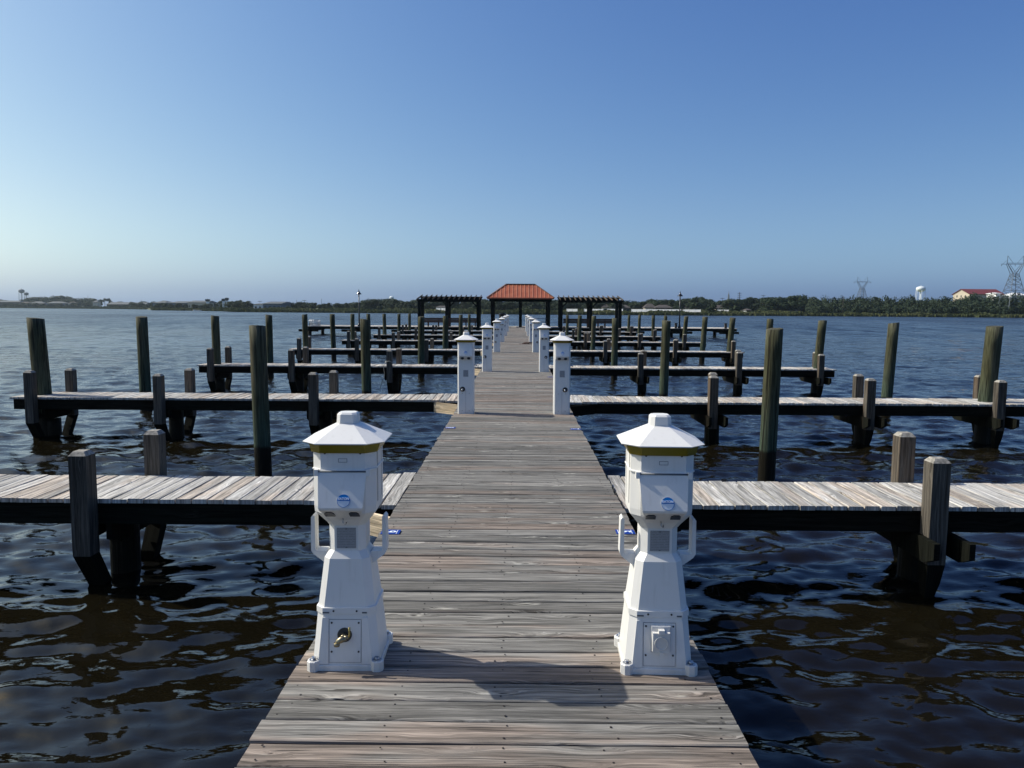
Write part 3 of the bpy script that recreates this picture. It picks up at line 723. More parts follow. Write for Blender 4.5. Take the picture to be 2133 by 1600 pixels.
# pylons
def pylon(px, top, base, D, wtop, label, sc):
    """sc = metres per pixel there; drawn in pixel-like units around the axis"""
    x = P(px, top, D).x; z0 = land_h(30); H = P(px, top, D).z - z0; root = empty('lattice_pylon', (x, D, z0)); tag(root, label, 'pylon')
    b = H*.20; wst = H*.045; wz = H*.70; arm = H*.215; az = H*.86; t = H*.0048
    legs = [(sx, sy) for sx in (-1, 1) for sy in (-1, 1)]
    def wat(z): return b + (wst-b)*z/wz
    body = MB()
    for sx, sy in legs: body.beam((sx*b, sy*b, -1), (sx*wst, sy*wst, wz), t*1.5)
    zs = [0, .16, .30, .42, .52, .60, .66, .70]
    for i, (u0, u1) in enumerate(zip(zs, zs[1:])):
        za, zb = u0*H, u1*H; wa, wb = wat(za), wat(zb)
        for s_ in (-1, 1):
            if i > 0 or True:
                body.beam((-wb, s_*wb, zb), (wb, s_*wb, zb), t*.8); body.beam((s_*wb, -wb, zb), (s_*wb, wb, zb), t*.8)
            if i > 1:
                body.beam((-wa, s_*wa, za), (wb, s_*wb, zb), t*.7); body.beam((wa, s_*wa, za), (-wb, s_*wb, zb), t*.7)
                body.beam((s_*wa, -wa, za), (s_*wb, wb, zb), t*.7); body.beam((s_*wa, wa, za), (s_*wb, -wb, zb), t*.7)
            else:
                body.beam((-wa, s_*wa, za), (0, s_*wb, zb), t*.6); body.beam((wa, s_*wa, za), (0, s_*wb, zb), t*.6)
    body.build('body', M['pylon'], root)
    for s_ in (-1, 1):
        hd = MB()
        for sy in (-1, 1):
            hd.beam((s_*wst, sy*wst, wz), (s_*arm*.62, sy*wst*.5, az), t*1.2)
            hd.beam((0, sy*wst, wz), (s_*arm*.50, sy*wst*.5, az), t)
        for q in range(4):
            f0 = q/4; f1 = (q+1)/4
            p0 = (s_*(wst+(arm*.62-wst)*f0), 0, wz+(az-wz)*f0); p1 = (s_*arm*.5*f1, 0, wz+(az-wz)*f1); hd.beam(p0, p1, t*.7)
        hd.beam((s_*arm*.62, 0, az), (s_*arm*.62, 0, H), t*1.1); hd.beam((s_*arm*.62, 0, H), (s_*arm*.15, 0, az+H*.015), t*.7)
        hd.beam((s_*arm*.62, 0, H*.93), (s_*arm*1.0, 0, az), t*.7)
        hd.build('horn', M['pylon'], root)
    am = MB(); am.beam((-arm*1.12, 0, az), (arm*1.12, 0, az), t*1.3); am.beam((-arm*.7, 0, az+H*.02), (arm*.7, 0, az+H*.02), t)
    for q in range(12):
        xa = -arm*.7 + q*arm*1.4/12; am.beam((xa, 0, az), (xa+arm*1.4/24, 0, az+H*.02), t*.6)
    am.build('cross_arm', M['pylon'], root)
    for xx in (-arm*1.05, 0, arm*1.05):
        i_ = MB(); i_.tube([(xx, 0, az), (xx, 0, az-H*.035)], t*.7, 6); i_.build('insulator', M['pylon'], root)
pylon(2116, 533, 657, 372, 0, 'tall lattice pylon at the right edge of the bank', 1)
pylon(1797, 577, 655, 560, 0, 'smaller lattice pylon behind the middle of the wood', 1)
def pole(px, top, back, label, arms=2, thick=.16, D=None):
    D = D or shoreD(px)+back; t = P(px, top, D); z0 = land_h(back); root = empty('utility_pole', (t.x, D, z0)); tag(root, label, 'utility pole'); H = t.z-z0
    mb = MB(); mb.tube([(0, 0, -.5), (0, 0, H)], [thick*D/500*1.4, thick*D/500], 6); mb.build('pole', M['trunk'], root)
    for i in range(arms):
        mb = MB(); mb.box(-1.3*D/500, 1.3*D/500, -.1, .1, H*(.93-.10*i), H*(.93-.10*i)+.25, 'x'); mb.build('cross_arm', M['trunk'], root)
pole(1540.5, 608.5, 150, 'tall utility pole with short arms above the oaks', 3)
pole(1590, 614, 150, 'thin utility pole right of the tall armed pole', 1, .09)
pole(1505, 620, 120, 'short dark pole left of the distant grey spire', 1, .09)
pole(1512, 624, 120, 'shorter dark pole beside the distant grey spire', 0, .09)
pole(1663, 617, 120, 'thin pole behind the tallest oak', 1, .07)
pole(183, 615.5, 150, 'thin mast left of the small white block on the left bank', 0, .08)
pole(294, 625, 100, 'thin mast above the shorter brown hangar', 0, .07)
pole(541, 627, 120, 'thin mast above the small white annex', 1, .07)
pole(618, 624.5, 120, 'thin pole above the trees right of the hangar', 0, .09)
pole(634, 625, 120, 'thin pole just left of the dark tree clump', 1, .09)
pole(669.5, 622, 120, 'thin pole standing above the low trees left of the lamp', 0, .09)
pole(1757, 617, 4, 'pale wooden pole standing at the water in front of the wood', 0, .12)
# distant spire
D = 1600; t = P(1518, 608.5, D); root = empty('chimney_tower', (t.x, D, 1)); tag(root, 'distant pale grey tapering spire left of the armed pole', 'tower')
mb = MB(); H = t.z-1; mb.loft([[(q*math.cos(k_*math.pi/6), q*math.sin(k_*math.pi/6), zz_) for k_ in range(12)] for q, zz_ in ((2.8, 0), (2.4, H*.6), (1.6, H*.85), (.15, H))], sm=True); mb.build('shaft', M['tankgrey'], root)
mb = MB(); mb.tube([(0, 0, H-.5), (0, 0, H+3)], .2, 6); mb.build('tip', M['tankgrey'], root)
# skiff near the left point
D = 560; c_ = P(411, 648, D); root = empty('skiff', (c_.x, D, WATER)); tag(root, 'small pale skiff with a dark motor lying off the left marsh point', 'boat')
mb = MB(); rg = []
for t in (0, .15, .5, .85, 1):
    wv = [.55, .8, .9, .7, .12][[0, .15, .5, .85, 1].index(t)]; x = 3.2-6.4*t; sh = .55+.35*t*t
    rg.append([(x, -wv, sh), (x, -wv*.7, -.1+.1*t), (x, wv*.7, -.1+.1*t), (x, wv, sh), (x, wv*.9, sh-.05), (x, 0, .2), (x, -wv*.9, sh-.05)])
mb.loft(rg); mb.build('hull', M['whitepaint'], root)
mb = MB(); mb.loft([[(3.2, -.25, .1), (3.9, -.25, .1), (3.9, .25, .1), (3.2, .25, .1)], [(3.2, -.2, 1.2), (3.7, -.2, 1.25), (3.7, .2, 1.25), (3.2, .2, 1.2)]]); mb.build('outboard_motor', M['black'], root)

# ------------------------------------------------------------------ piles
def pile_obj(name, rad, z0, z1, seed, parent=None, lean=(0, 0)):
    """z's local; lean = metres of sideways shift per metre"""
    g = random.Random(seed); mb = MB(); rings = []; seg = 20; n = 10
    ph = [g.random()*6.28 for _ in range(4)]
    for i in range(n+1):
        t = i/n; z = z0+(z1-z0)*t; ring = []
        for k_ in range(seg):
            a = 2*math.pi*k_/seg; rr = rad*(1.03-.06*t)*(1+.022*math.sin(2*a+ph[0])+.014*math.sin(3*a+ph[1]+t*2)+.010*math.sin(5*a+t*4+ph[2]))
            zz_ = z + (g.uniform(-.004, .004) + .012*math.sin(a+ph[3]) if i == n else 0)
            ring.append((rr*math.cos(a)+lean[0]*z, rr*math.sin(a)+lean[1]*z, zz_))
        rings.append(ring)
    mb.loft(rings, 0, sm=True)
    o = mb.build(name, M['pile'], parent)
    return o
PL = [ # top x, top y, Z, width px, shift of the foot in px, kind, gap
 (79, 663, 13.38, 33, 12, 'end', 2), (296, 660, 16.8, 23.5, 2, 'mid', 2), (448.5, 658, 21.0, 16.6, 2, 'end', 3), (560, 656, 25.1, 14, 0, 'mid', 3), (635, 655, 29.4, 11.5, 1, 'end', 4),
 (693, 654.5, 33.8, 10.5, 2, 'mid', 4), (734, 654, 37.9, 9, 0, 'end', 5), (768, 654, 42.3, 8, 2, 'mid', 5), (801, 654, 46.2, 7.4, 2, 'end', 6), (831, 654, 51.5, 6.6, 0, 'mid', 6), (853, 653.5, 55.7, 6, 0, 'end', 7),
 (538.5, 679, 10.1, 34.5, 5, 'in', 1), (761, 665, 17.0, 20, 3, 'in', 2), (877, 660, 25.3, 13.5, -1, 'in', 3), (927.5, 658, 34, 11, -1, 'in', 4), (960, 656, 42, 8, 0, 'in', 5), (977.5, 655, 51, 6, 0, 'in', 6),
 (2067, 680, 13.38, 32, -11, 'end', 2), (1858, 673, 16.8, 22, -8, 'mid', 2), (1709, 668, 21.0, 17.5, -10, 'end', 3), (1603, 664.5, 25.1, 13.5, -3, 'mid', 3), (1523, 662, 29.4, 12, -8, 'end', 4),
 (1467, 660, 33.8, 11, -5, 'mid', 4), (1427, 659, 37.9, 9, -6, 'end', 5), (1386.5, 658, 42.3, 7.6, 0, 'mid', 5), (1361, 657, 46.2, 7, 0, 'end', 6), (1332, 656.5, 51.5, 6, -1, 'mid', 6), (1310, 656, 55.7, 5.6, -1, 'end', 7),
 (1611, 685, 10.1, 35.5, -6, 'in', 1), (1387, 668, 17.0, 18.5, -3, 'in', 2), (1281.5, 663, 25.3, 13.6, 0, 'in', 3), (1236.5, 658, 34, 9.5, -2, 'in', 4), (1207.5, 657, 42, 8.5, -1, 'in', 5), (1182, 656.5, 51, 6, 0, 'in', 6)]
PL += [(-530, 668, 10.1, 35, 4, 'mid', 1), (2660, 690, 10.1, 35, -4, 'mid', 1)]
for i, (tx, ty, Z, wpx, sh, kind, row_) in enumerate(PL):
    t = at(tx, ty, Z); rad = wpx/F*Z/2; side = 'left' if tx < 1078 else 'right'
    dx = sh/F*Z; H = t.z-WATER
    root_x = t.x + dx
    o = pile_obj('mooring_pile', rad, 0, H+.9, 100+i, lean=(-dx/H, 0)); o.location = (root_x + dx/H*.9*0, Z, WATER-.9)
    if kind == 'end': lab = 'tall round pile rising through the outer end of the %s %s finger dock' % (ORD[row_], side)
    elif kind == 'mid': lab = 'tall mooring pile beyond the %s %s finger dock, far from the boardwalk' % (ORD[row_], side)
    else: lab = 'tall mooring pile beyond the %s %s finger dock, near the boardwalk' % (ORD[row_], side)
    tag(o, lab, 'mooring pile', 'tall mooring piles')

# ------------------------------------------------------------------ boardwalk
HW = .866; PITCHB = .1455
root = empty('boardwalk', (0, 0, 0)); tag(root, 'weathered grey plank boardwalk running straight out over the water', 'boardwalk')
mb = MB(); y = 2.54 - PITCHB*34; bi = 0
nails = MB()
while y < 66.4:
    near = y < 9
    e0, e1 = random.gauss(0, .004), random.gauss(0, .004)
    mb.plank('x', -HW+e0, HW+e1, y+.0055, y+PITCHB-.0055, 0, .036, seg=10 if near else 4, warp=.0018 if near else .001)
    if -1 < y < 16:
        for xx in (-.80, -.40, .0, .40, .80):
            for q in (.035, .108):
                nx = xx + random.gauss(0, .018); ny = y+q+random.gauss(0, .006)
                nails.disc((nx, ny, .0006), (0, 0, 1), random.uniform(.0032, .0048), 7, .0016, 0)
    y += PITCHB; bi += 1
mb.build('deck', M['deck'], root)
nl = nails.build('nails', M['nail'], root); tag(nl, kind='stuff')
for xx in (-.82, 0, .78):
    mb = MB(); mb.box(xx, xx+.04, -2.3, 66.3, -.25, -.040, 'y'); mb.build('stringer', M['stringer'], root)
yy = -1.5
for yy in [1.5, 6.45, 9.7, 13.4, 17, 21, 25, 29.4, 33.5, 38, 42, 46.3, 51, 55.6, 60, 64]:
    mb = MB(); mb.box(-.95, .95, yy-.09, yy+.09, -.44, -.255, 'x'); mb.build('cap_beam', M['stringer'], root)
    for s_ in (-.62, .62):
        p = pile_obj('pile', .12, WATER-1, -.44, 300+int(yy*10), root); p.location = (s_, yy, 0)

# ------------------------------------------------------------------ finger docks
FT = -.03
def make_finger(side, seed, label, L=7.68, brace_fresh=False, gap=False):
    """local frame: x=0 at the boardwalk side face, running outward (+x*side), y=0 at its front edge"""
    random.seed(seed); root = empty('finger_dock', (0, 0, 0)); s = side; Wd = .87
    mb = MB(); x = .012; pb = .1285
    while x < L:
        x1 = x+pb-.010; xm = (x+x1)/2
        wf = max(0, .14*(1-xm/.55)); wb = max(0, .24*(1-xm/.75))
        sl0 = (-.14/.55*(pb/2))*0
        a, b = (s*x, s*x1) if s > 0 else (s*x1, s*x)
        mb.plank('y', -wf+random.gauss(0, .004), Wd+wb+random.gauss(0, .005), a, b, FT, .034, seg=5, warp=.0022)
        x += pb
    mb.build('deck', M['finger'], root)
    for yy in (.02, Wd-.06):
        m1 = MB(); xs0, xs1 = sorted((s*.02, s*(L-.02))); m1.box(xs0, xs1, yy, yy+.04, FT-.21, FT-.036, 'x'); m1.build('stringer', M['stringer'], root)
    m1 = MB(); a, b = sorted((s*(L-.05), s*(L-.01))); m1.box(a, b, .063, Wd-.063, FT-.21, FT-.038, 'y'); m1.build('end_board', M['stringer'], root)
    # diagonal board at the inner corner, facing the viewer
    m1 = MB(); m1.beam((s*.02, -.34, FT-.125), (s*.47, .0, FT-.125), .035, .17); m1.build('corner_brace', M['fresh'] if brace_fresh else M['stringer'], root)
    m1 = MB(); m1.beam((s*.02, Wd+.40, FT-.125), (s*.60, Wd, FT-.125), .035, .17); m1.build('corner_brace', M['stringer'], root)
    bents = [2.50, 5.12, 7.30]
    for bi_, bx in enumerate(bents):
        X = s*bx
        for dx in (-.105, .105):
            m1 = MB(); y0, y1 = (-.30, Wd+.30) if side > 0 else (.03, Wd-.03); z1_, z0_ = FT-.214, FT-.40; t = .045; xc = X+dx*1.28
            prof = [(y0, z1_), (y0, z0_+.06), (y0+.14, z0_), (y1-.14, z0_), (y1, z0_+.06), (y1, z1_)]
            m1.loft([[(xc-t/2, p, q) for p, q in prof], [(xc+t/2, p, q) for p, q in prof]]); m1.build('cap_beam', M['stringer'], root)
        for fy, sg in ((-.072, 1), (Wd+.072, -1)):
            X = s*bx + ((-.05 if sg > 0 else .20) if side > 0 else (.0 if sg > 0 else .10))
            h = .41+random.uniform(-.04, .03); hw = .07; ptop = []
            m1 = MB(); jx = random.uniform(-.006, .006)
            def ring(z, q=1.0, off=0): return [(X+jx-hw*q, fy-hw*q+off, z), (X+jx+hw*q, fy-hw*q+off, z), (X+jx+hw*q, fy+hw*q+off, z), (X+jx-hw*q, fy+hw*q+off, z)]
            rr_p = random.random(); m1.loft([ring(-.46), ring(-.1), ring(.15), ring(h-.034)], rr_p, cap=True); m1.cur = 1; m1.loft([ring(h-.0338), ring(h, .62)], rr_p, capa=False); pst = m1.build('post', [M['post'], M['postend']], root)
            m1 = MB()
            if side < 0: m1.loft([ring(-1.3, .90, sg*.30), ring(-.80, .90, sg*.21), ring(-.461, .98, 0)], .3)
            else: m1.loft([ring(-.80, .42, sg*.05), ring(-.62, .8, sg*.02), ring(-.461, .98, 0)], .3)
            m1.build('brace', M['stringer'], pst)
        X = s*bx + (.08 if side > 0 else .05)
        if bi_ < 2:
            p = pile_obj('pile', .125, WATER-1.0, FT-.22, seed+bi_, root); p.location = (X, Wd/2, 0)
        else:
            p = pile_obj('pile', .13, WATER-1.0, FT-.42, seed+bi_, root); p.location = (X, Wd/2, 0)
    return root
GF = 'finger docks off the boardwalk'
desc = {1: 'nearest', 2: 'second', 3: 'third', 4: 'fourth', 5: 'fifth', 6: 'sixth', 7: 'seventh and farthest'}
made = {}
for side, nm in ((-1, 'left'), (1, 'right')):
    for r_ in range(1, 8):
        key = (side, (r_-1) % 3)
        if key not in made: f = make_finger(side, 40+r_*3+side, '', L=(8.35 if key == (1, 1) else 7.68), brace_fresh=(side < 0)); made[key] = f
        else: f = copy_tree(made[key])
        f.location = (side*(HW+.012 + (.0 if side < 0 else .012)), ROWS[r_], 0 if side < 0 else -.012)
        f.rotation_euler = (0, 0, 0 if r_ > 1 else 0)
        tag(f, 'weathered finger dock with square posts, the %s on the %s of the boardwalk' % (desc[r_], nm), 'finger dock', GF)

# ------------------------------------------------------------------ end platform
random.seed(5)
root = empty('end_platform', (0, 66.5, 0)); tag(root, 'wide timber platform across the far end of the boardwalk', 'platform')
mb = MB(); x = -18.35
while x < 18.9: mb.plank('y', 0, 5.0, x, x+.14, -.002, .036, seg=2, warp=0); x += .146
mb.build('deck', M['finger'], root)
for yy in (.02, 2.5, 4.9):
    mb = MB(); mb.box(-18.33, 18.9, yy, yy+.05, -.25, -.042, 'x'); mb.build('stringer', M['stringer'], root)
for x in (-18.0, -14.3, -10.0, -5.6, -1.6, 2.2, 6.2, 10.1, 14.2, 18.2):
    mb = MB(); mb.box(x-.10, x+.10, -.1, 5.1, -.45, -.255, 'y'); mb.build('cap_beam', M['stringer'], root)
    for yy in (.3, 4.7):
        p = pile_obj('pile', .16, WATER-1, -.44, int(x*10)+900, root); p.location = (x, yy, 0)
    mb = MB(); mb.box(x-.85, x+.85, -.16, -.11, -.47, -.27, 'x'); mb.build('knee_board', M['stringer'], root)
PY = 66.5
# gazebo
gx = .27
root = empty('gazebo', (gx, PY, 0)); tag(root, 'open gazebo with a terracotta metal hip roof at the end of the boardwalk', 'gazebo')
ze, zr, W2, L2, dep = 2.52, 3.72, 2.88, 1.26, 3.5
mb = MB(); base = [(-W2, -.35, ze), (W2, -.35, ze), (W2, dep, ze), (-W2, dep, ze)]; rid = [(-L2, dep/2-.1, zr), (L2, dep/2-.1, zr)]
mb.v += base+rid+[(a, b, c-.09) for a, b, c in base]
for f in ([0, 1, 5, 4], [1, 2, 5], [2, 3, 4, 5], [3, 0, 4], [0, 6, 7, 1], [1, 7, 8, 2], [2, 8, 9, 3], [3, 9, 6, 0], [9, 8, 7, 6]): mb.face(f)
rf = mb.build('roof', M['roof'], root)
rb = MB(); ym = dep/2-.1; n = 16
for i in range(n+1):
    x = -W2+.12 + (2*W2-.24)*i/n; t = 1.0 if abs(x) <= L2 else (W2-abs(x))/(W2-L2)
    a = Vector((x, -.35, ze+.012)); b = Vector((x, -.35+(ym+.35)*t, ze+(zr-ze)*t+.012)); rb.beam(a, b, .035, .06)
    a2 = Vector((x, dep, ze+.012)); b2 = Vector((x, dep-(dep-ym)*t, ze+(zr-ze)*t+.012)); rb.beam(a2, b2, .035, .06)
rb.build('roof_ribs', plain('pale_copper_seams', (.62, .26, .14), .35), rf)
rc = MB(); rc.beam((-L2, ym, zr+.03), (L2, ym, zr+.03), .2, .06)
for sx in (-1, 1):
    for yy in (-.35, dep): rc.beam((sx*W2, yy, ze+.03), (sx*L2, ym, zr+.03), .12, .05)
rc.build('ridge_cap', plain('ridge_cap_brown', (.16, .085, .055), .5), rf)
for x in (-2.42, 0, 2.42):
    for yy in (.0, dep-.4):
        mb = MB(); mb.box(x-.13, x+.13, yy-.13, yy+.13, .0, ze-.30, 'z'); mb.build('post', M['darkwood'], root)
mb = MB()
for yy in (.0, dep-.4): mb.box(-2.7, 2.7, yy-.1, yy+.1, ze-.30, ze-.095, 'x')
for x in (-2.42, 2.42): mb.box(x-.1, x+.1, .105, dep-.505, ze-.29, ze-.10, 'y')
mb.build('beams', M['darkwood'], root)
# pergolas
def pergola(cx, label):
    root = empty('pergola', (cx, PY-.15, 0)); tag(root, label, 'pergola', 'pergolas on the end platform'); Wp = 2.78
    for x in (-2.55, -.18 if cx < 0 else .55*0, 2.50):
        for yy in (0, 2.3):
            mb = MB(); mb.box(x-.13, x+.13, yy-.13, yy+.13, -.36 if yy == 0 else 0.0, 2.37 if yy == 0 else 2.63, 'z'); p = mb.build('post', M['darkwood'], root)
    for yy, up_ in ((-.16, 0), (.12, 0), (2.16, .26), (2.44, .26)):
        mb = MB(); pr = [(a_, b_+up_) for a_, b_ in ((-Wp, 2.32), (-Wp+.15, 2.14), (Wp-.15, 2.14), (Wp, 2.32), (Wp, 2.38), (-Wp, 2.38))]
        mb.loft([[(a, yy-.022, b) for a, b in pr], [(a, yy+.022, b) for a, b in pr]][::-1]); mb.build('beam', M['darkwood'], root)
    for i in range(13):
        x = -Wp+.14 + (2*Wp-.28)*i/12; mb = MB()
        pr = [(-.80, 2.34), (-.66, 2.305), (2.95, 2.70), (3.08, 2.75), (3.08, 2.82), (-.80, 2.42)]
        mb.loft([[(x-.022, a, b) for a, b in pr], [(x+.022, a, b) for a, b in pr]]); mb.build('rafter', M['post'], root)
    for x in (-2.55, 0, 2.5):
        mb = MB()
        for s_ in (-1, 1):
            if x+s_*.55 < -Wp or x+s_*.55 > Wp: continue
            mb.beam((x+s_*.1, -.17, 1.75), (x+s_*.5, -.17, 2.17), .04, .1)
        mb.build('knee_brace', M['darkwood'], root)
    return root
pergola((P(935.5, 640, PY).x), 'timber pergola standing over a long bench on the left of the gazebo')
pergola((P(1230.5, 640, PY).x), 'timber pergola standing over a long bench on the right of the gazebo')
def bench(cx, label):
    root = empty('bench', (cx, PY+.55, 0)); tag(root, label, 'bench', 'long platform benches')
    for z in (.42, .56, .70):
        mb = MB(); mb.box(-2.35, 2.3, -.02, .02, z-.065, z+.065, 'x'); mb.build('backrest', M['brownboard'], root)
    mb = MB()
    for q in range(3): mb.box(-2.35, 2.3, .10+q*.15, .23+q*.15, .41, .45, 'x')
    mb.build('seat', M['brownboard'], root)
    for x in (-2.0, -1.1, -.2, .7, 1.3, 2.1):
        mb = MB(); mb.box(x-.04, x+.04, .022, .09, 0, .76, 'z'); mb.box(x-.04, x+.04, .092, .50, .33, .405, 'y'); mb.box(x-.04, x+.04, .42, .50, 0, .328, 'z'); mb.build('leg', M['brownboard'], root)
bench(P(938, 660, PY).x, 'long brown bench under the left pergola, its back to the camera')
bench(P(1231, 660, PY).x, 'long brown bench under the right pergola, its back to the camera')
def lamp(px, label):
    x = P(px, 650, PY).x; root = empty('street_lamp', (x, PY+.2, 0)); tag(root, label, 'street lamp', 'lamps on the end platform')
    mb = MB(); mb.tube([(0, 0, 0), (0, 0, .12), (0, 0, .25)], [.16, .13, .08], 12); mb.build('base', M['black'], root)
    mb = MB(); mb.tube([(0, 0, .25), (0, 0, 1.2), (0, 0, 2.62)], [.07, .055, .045], 12); mb.build('pole', M['black'], root)
    mb = MB(); mb.tube([(0, 0, 2.62), (0, 0, 2.70), (0, 0, 2.74)], [.06, .085, .08], 12); mb.build('bulb_holder', M['whitepaint'], root)
    mb = MB(); mb.loft([[(q*math.cos(k_*math.pi/8), q*math.sin(k_*math.pi/8), z_) for k_ in range(16)] for q, z_ in ((.24, 2.745), (.22, 2.80), (.13, 2.88), (.07, 2.98), (.05, 3.04))], sm=True); mb.build('shade', plain('glossy_black_shade', (.05, .05, .055), .12, .6), root)
    mb = MB(); mb.tube([(0, 0, 3.04), (0, 0, 3.10), (0, 0, 3.22)], [.035, .025, .006], 8); mb.build('finial', M['black'], root)
lamp(747, 'slim black lamp post on the platform left of the left pergola')
lamp(1417, 'slim black lamp post on the platform right of the right pergola')
# picnic table, bin, trap
x = P(1125, 660, PY).x; root = empty('picnic_table', (x, PY+1.9, 0)); tag(root, 'blue metal picnic table behind the right gazebo post', 'picnic table')
mb = MB(); mb.box(-.9, .9, -.38, .38, .72, .76, 'x'); mb.build('table_top', M['bluemetal'], root)
for yy in (-.75, .75):
    mb = MB(); mb.box(-.9, .9, yy-.13, yy+.13, .43, .46, 'x'); mb.build('seat', M['bluemetal'], root)
for xx in (-.55, .55):
    mb = MB(); mb.tube([(xx, -.62, .42), (xx, -.25, .30), (xx, 0, .70)], .03, 8); mb.tube([(xx, .62, .42), (xx, .25, .30), (xx, 0, .70)], .03, 8); mb.tube([(xx, -.5, 0), (xx, -.25, .30), (xx, .25, .30), (xx, .5, 0)], .03, 8); mb.build('leg', M['bluemetal'], root)
x = P(1046, 660, PY).x; root = empty('litter_bin', (x, PY+2.2, 0)); tag(root, 'dark slatted litter bin inside the gazebo on the left', 'litter bin')
root.scale = (1.15, 1.15, 1.18); mb = MB(); mb.loft([[(q*math.cos(k_*math.pi/8), q*math.sin(k_*math.pi/8), z_) for k_ in range(16)] for q, z_ in ((.22, 0), (.26, .4), (.27, .85))]); mb.build('barrel', M['black'], root)
for k_ in range(16):
    if k_ % 2: continue
mb = MB(); mb.loft([[(q*math.cos(k_*math.pi/8), q*math.sin(k_*math.pi/8), z_) for k_ in range(16)] for q, z_ in ((.30, .85), (.30, .95), (.2, 1.0))]); mb.build('lid', M['black'], root)
x = P(652.5, 675, PY).x; root = empty('crab_trap', (x, PY+.5, 0)); tag(root, 'wire crab trap sitting on the left end of the far platform', 'crab trap')
mb = MB(); w_, h_ = .38, .5
for z in (.02, .26, h_):
    for a, b in (((-w_, -w_), (w_, -w_)), ((w_, -w_), (w_, w_)), ((w_, w_), (-w_, w_)), ((-w_, w_), (-w_, -w_))): mb.tube([(a[0], a[1], z), (b[0], b[1], z)], .016, 5)
for a in (-w_, 0, w_):
    for b in (-w_, w_): mb.tube([(a, b, .02), (a, b, h_)], .012, 5); mb.tube([(b, a, .02), (b, a, h_)], .012, 5)
mb.build('frame', M['steel'], root)
mb = MB()
for i in range(15):
    q = -w_ + 2*w_*i/14
    for b in (-w_, w_): mb.tube([(q, b, .02), (q, b, h_)], .004, 4); mb.tube([(b, q, .02), (b, q, h_)], .004, 4)
for i in range(9):
    z = .02+(h_-.02)*i/8
    for b in (-w_, w_): mb.tube([(-w_, b, z), (w_, b, z)], .004, 4); mb.tube([(b, -w_, z), (b, w_, z)], .004, 4)
mb.build('mesh', M['steel'], root)
for px, lab in ((1409, 'short square post on the platform left of the right lamp'), (1513, 'short square post at the right end of the far platform')):
    x = P(px, 675, PY).x; root = empty('short_post', (x, PY+.2, 0)); tag(root, lab, 'post')
    mb = MB(); mb.box(-.09, .09, -.09, .09, 0, .40, 'z'); mb.build('shaft', M['post'], root); mb = MB(); mb.box(-.12, .12, -.12, .12, .40, .45, 'z'); mb.build('cap', M['post'], root)
# heap of rope on the boardwalk
c_ = at(1099, 717, 33.8); mb = MB(); rr = random.Random(3)
pts = []
for i in range(60):
    a = i*.7+rr.random(); q = .05+.13*rr.random(); pts.append((q*1.35*math.cos(a), q*math.sin(a), .015+.10*rr.random()*(1-q*4)+.01))
mb.tube(pts, .014, 6); mb.tube([(-.1, 0, .015), (-.25, -.03, .012), (-.36, .04, .012)], .010, 6)
o = mb.build('rope_heap', M['rope']); o.location = (c_.x, 33.8, 0); tag(o, 'small dark red heap of tangled rope lying on the boardwalk', 'rope')

# ------------------------------------------------------------------ lighthouse-shaped pedestals (nearest pair)
def octo(hw, ch, z, yo=0.0, hy=None):
    hy = hy or hw
    return [(-hw+ch, -hy+yo, z), (hw-ch, -hy+yo, z), (hw, -hy+ch+yo, z), (hw, hy-ch+yo, z), (hw-ch, hy+yo, z), (-hw+ch, hy+yo, z), (-hw, hy-ch+yo, z), (-hw, -hy+ch+yo, z)]
def wrap(sections, mb):
    mb.loft([octo(*s_) for s_ in sections], 0)
def lamp_top(root, z0, s=1.0, hwcap=.168, hwbody=.125, amb=.034):
    """amber ring, sloped cap, chimney. z0 = underside of amber ring"""
    mb = MB(); wrap([(hwbody+.010, .042, z0), (hwcap-.020, .060, z0+amb)], mb); mb.build('amber_lens', M['amber'], root); z0 += amb-.030
    mb = MB(); wrap([(hwcap-.016, .060, z0+.0305), (hwcap, .066, z0+.033), (hwcap, .062, z0+.037), (.047, .018, z0+.100), (.047, .018, z0+.1005)], mb); cp = mb.build('cap', M['white'], root)
    mb = MB(); wrap([(.044, .017, z0+.1008), (.042, .017, z0+.138), (.035, .015, z0+.145)], mb); mb.build('chimney', M['white'], cp)
def badge(root, rad, c, tilt, text=True):
    o = empty('badge_pivot', c)  # replaced below
    bpy.data.objects.remove(o)
    Mx = Matrix.Translation(c) @ Matrix.Rotation(R(90)-tilt, 4, 'X')
    mb = MB(); n = 28
    ring = [(rad*math.cos(2*math.pi*i/n), rad*math.sin(2*math.pi*i/n)) for i in range(n)]
    mb.cur = 0; mb.loft([[(x, y, 0) for x, y in ring], [(x, y, .0015) for x, y in ring]], 0)
    up_ = [(rad*.93*math.cos(math.pi*i/16), rad*.93*math.sin(math.pi*i/16)) for i in range(17)]
    mb.cur = 1; mb.loft([[(x, y, .0012) for x, y in up_], [(x, y, .0022) for x, y in up_]], 0)
    rim_o = ring; mb.cur = 1
    b0 = len(mb.v)
    for i in range(n):
        for q, z_ in ((1.0, .0021), (.93, .0021)): mb.v.append((ring[i][0]*q, ring[i][1]*q, z_))
    for i in range(n):
        j = (i+1) % n; mb.face([b0+2*i, b0+2*j, b0+2*j+1, b0+2*i+1])
    mb.cur = 0
    o = mb.build('badge', [M['logowhite'], M['blue']], root); o.matrix_local = Mx
    if text:
        text_mesh('EATON', rad*.50, 'lettering', M['letter'], o, Matrix.Translation((0, rad*.30, .0030)), .0004)
    return o
def screw(root, pts, rad=.0045, mat='hole'):
    for p, n in pts:
        mb = MB(); mb.disc(p, n, rad, 10, .003); mb.build('screw', M[mat], root)
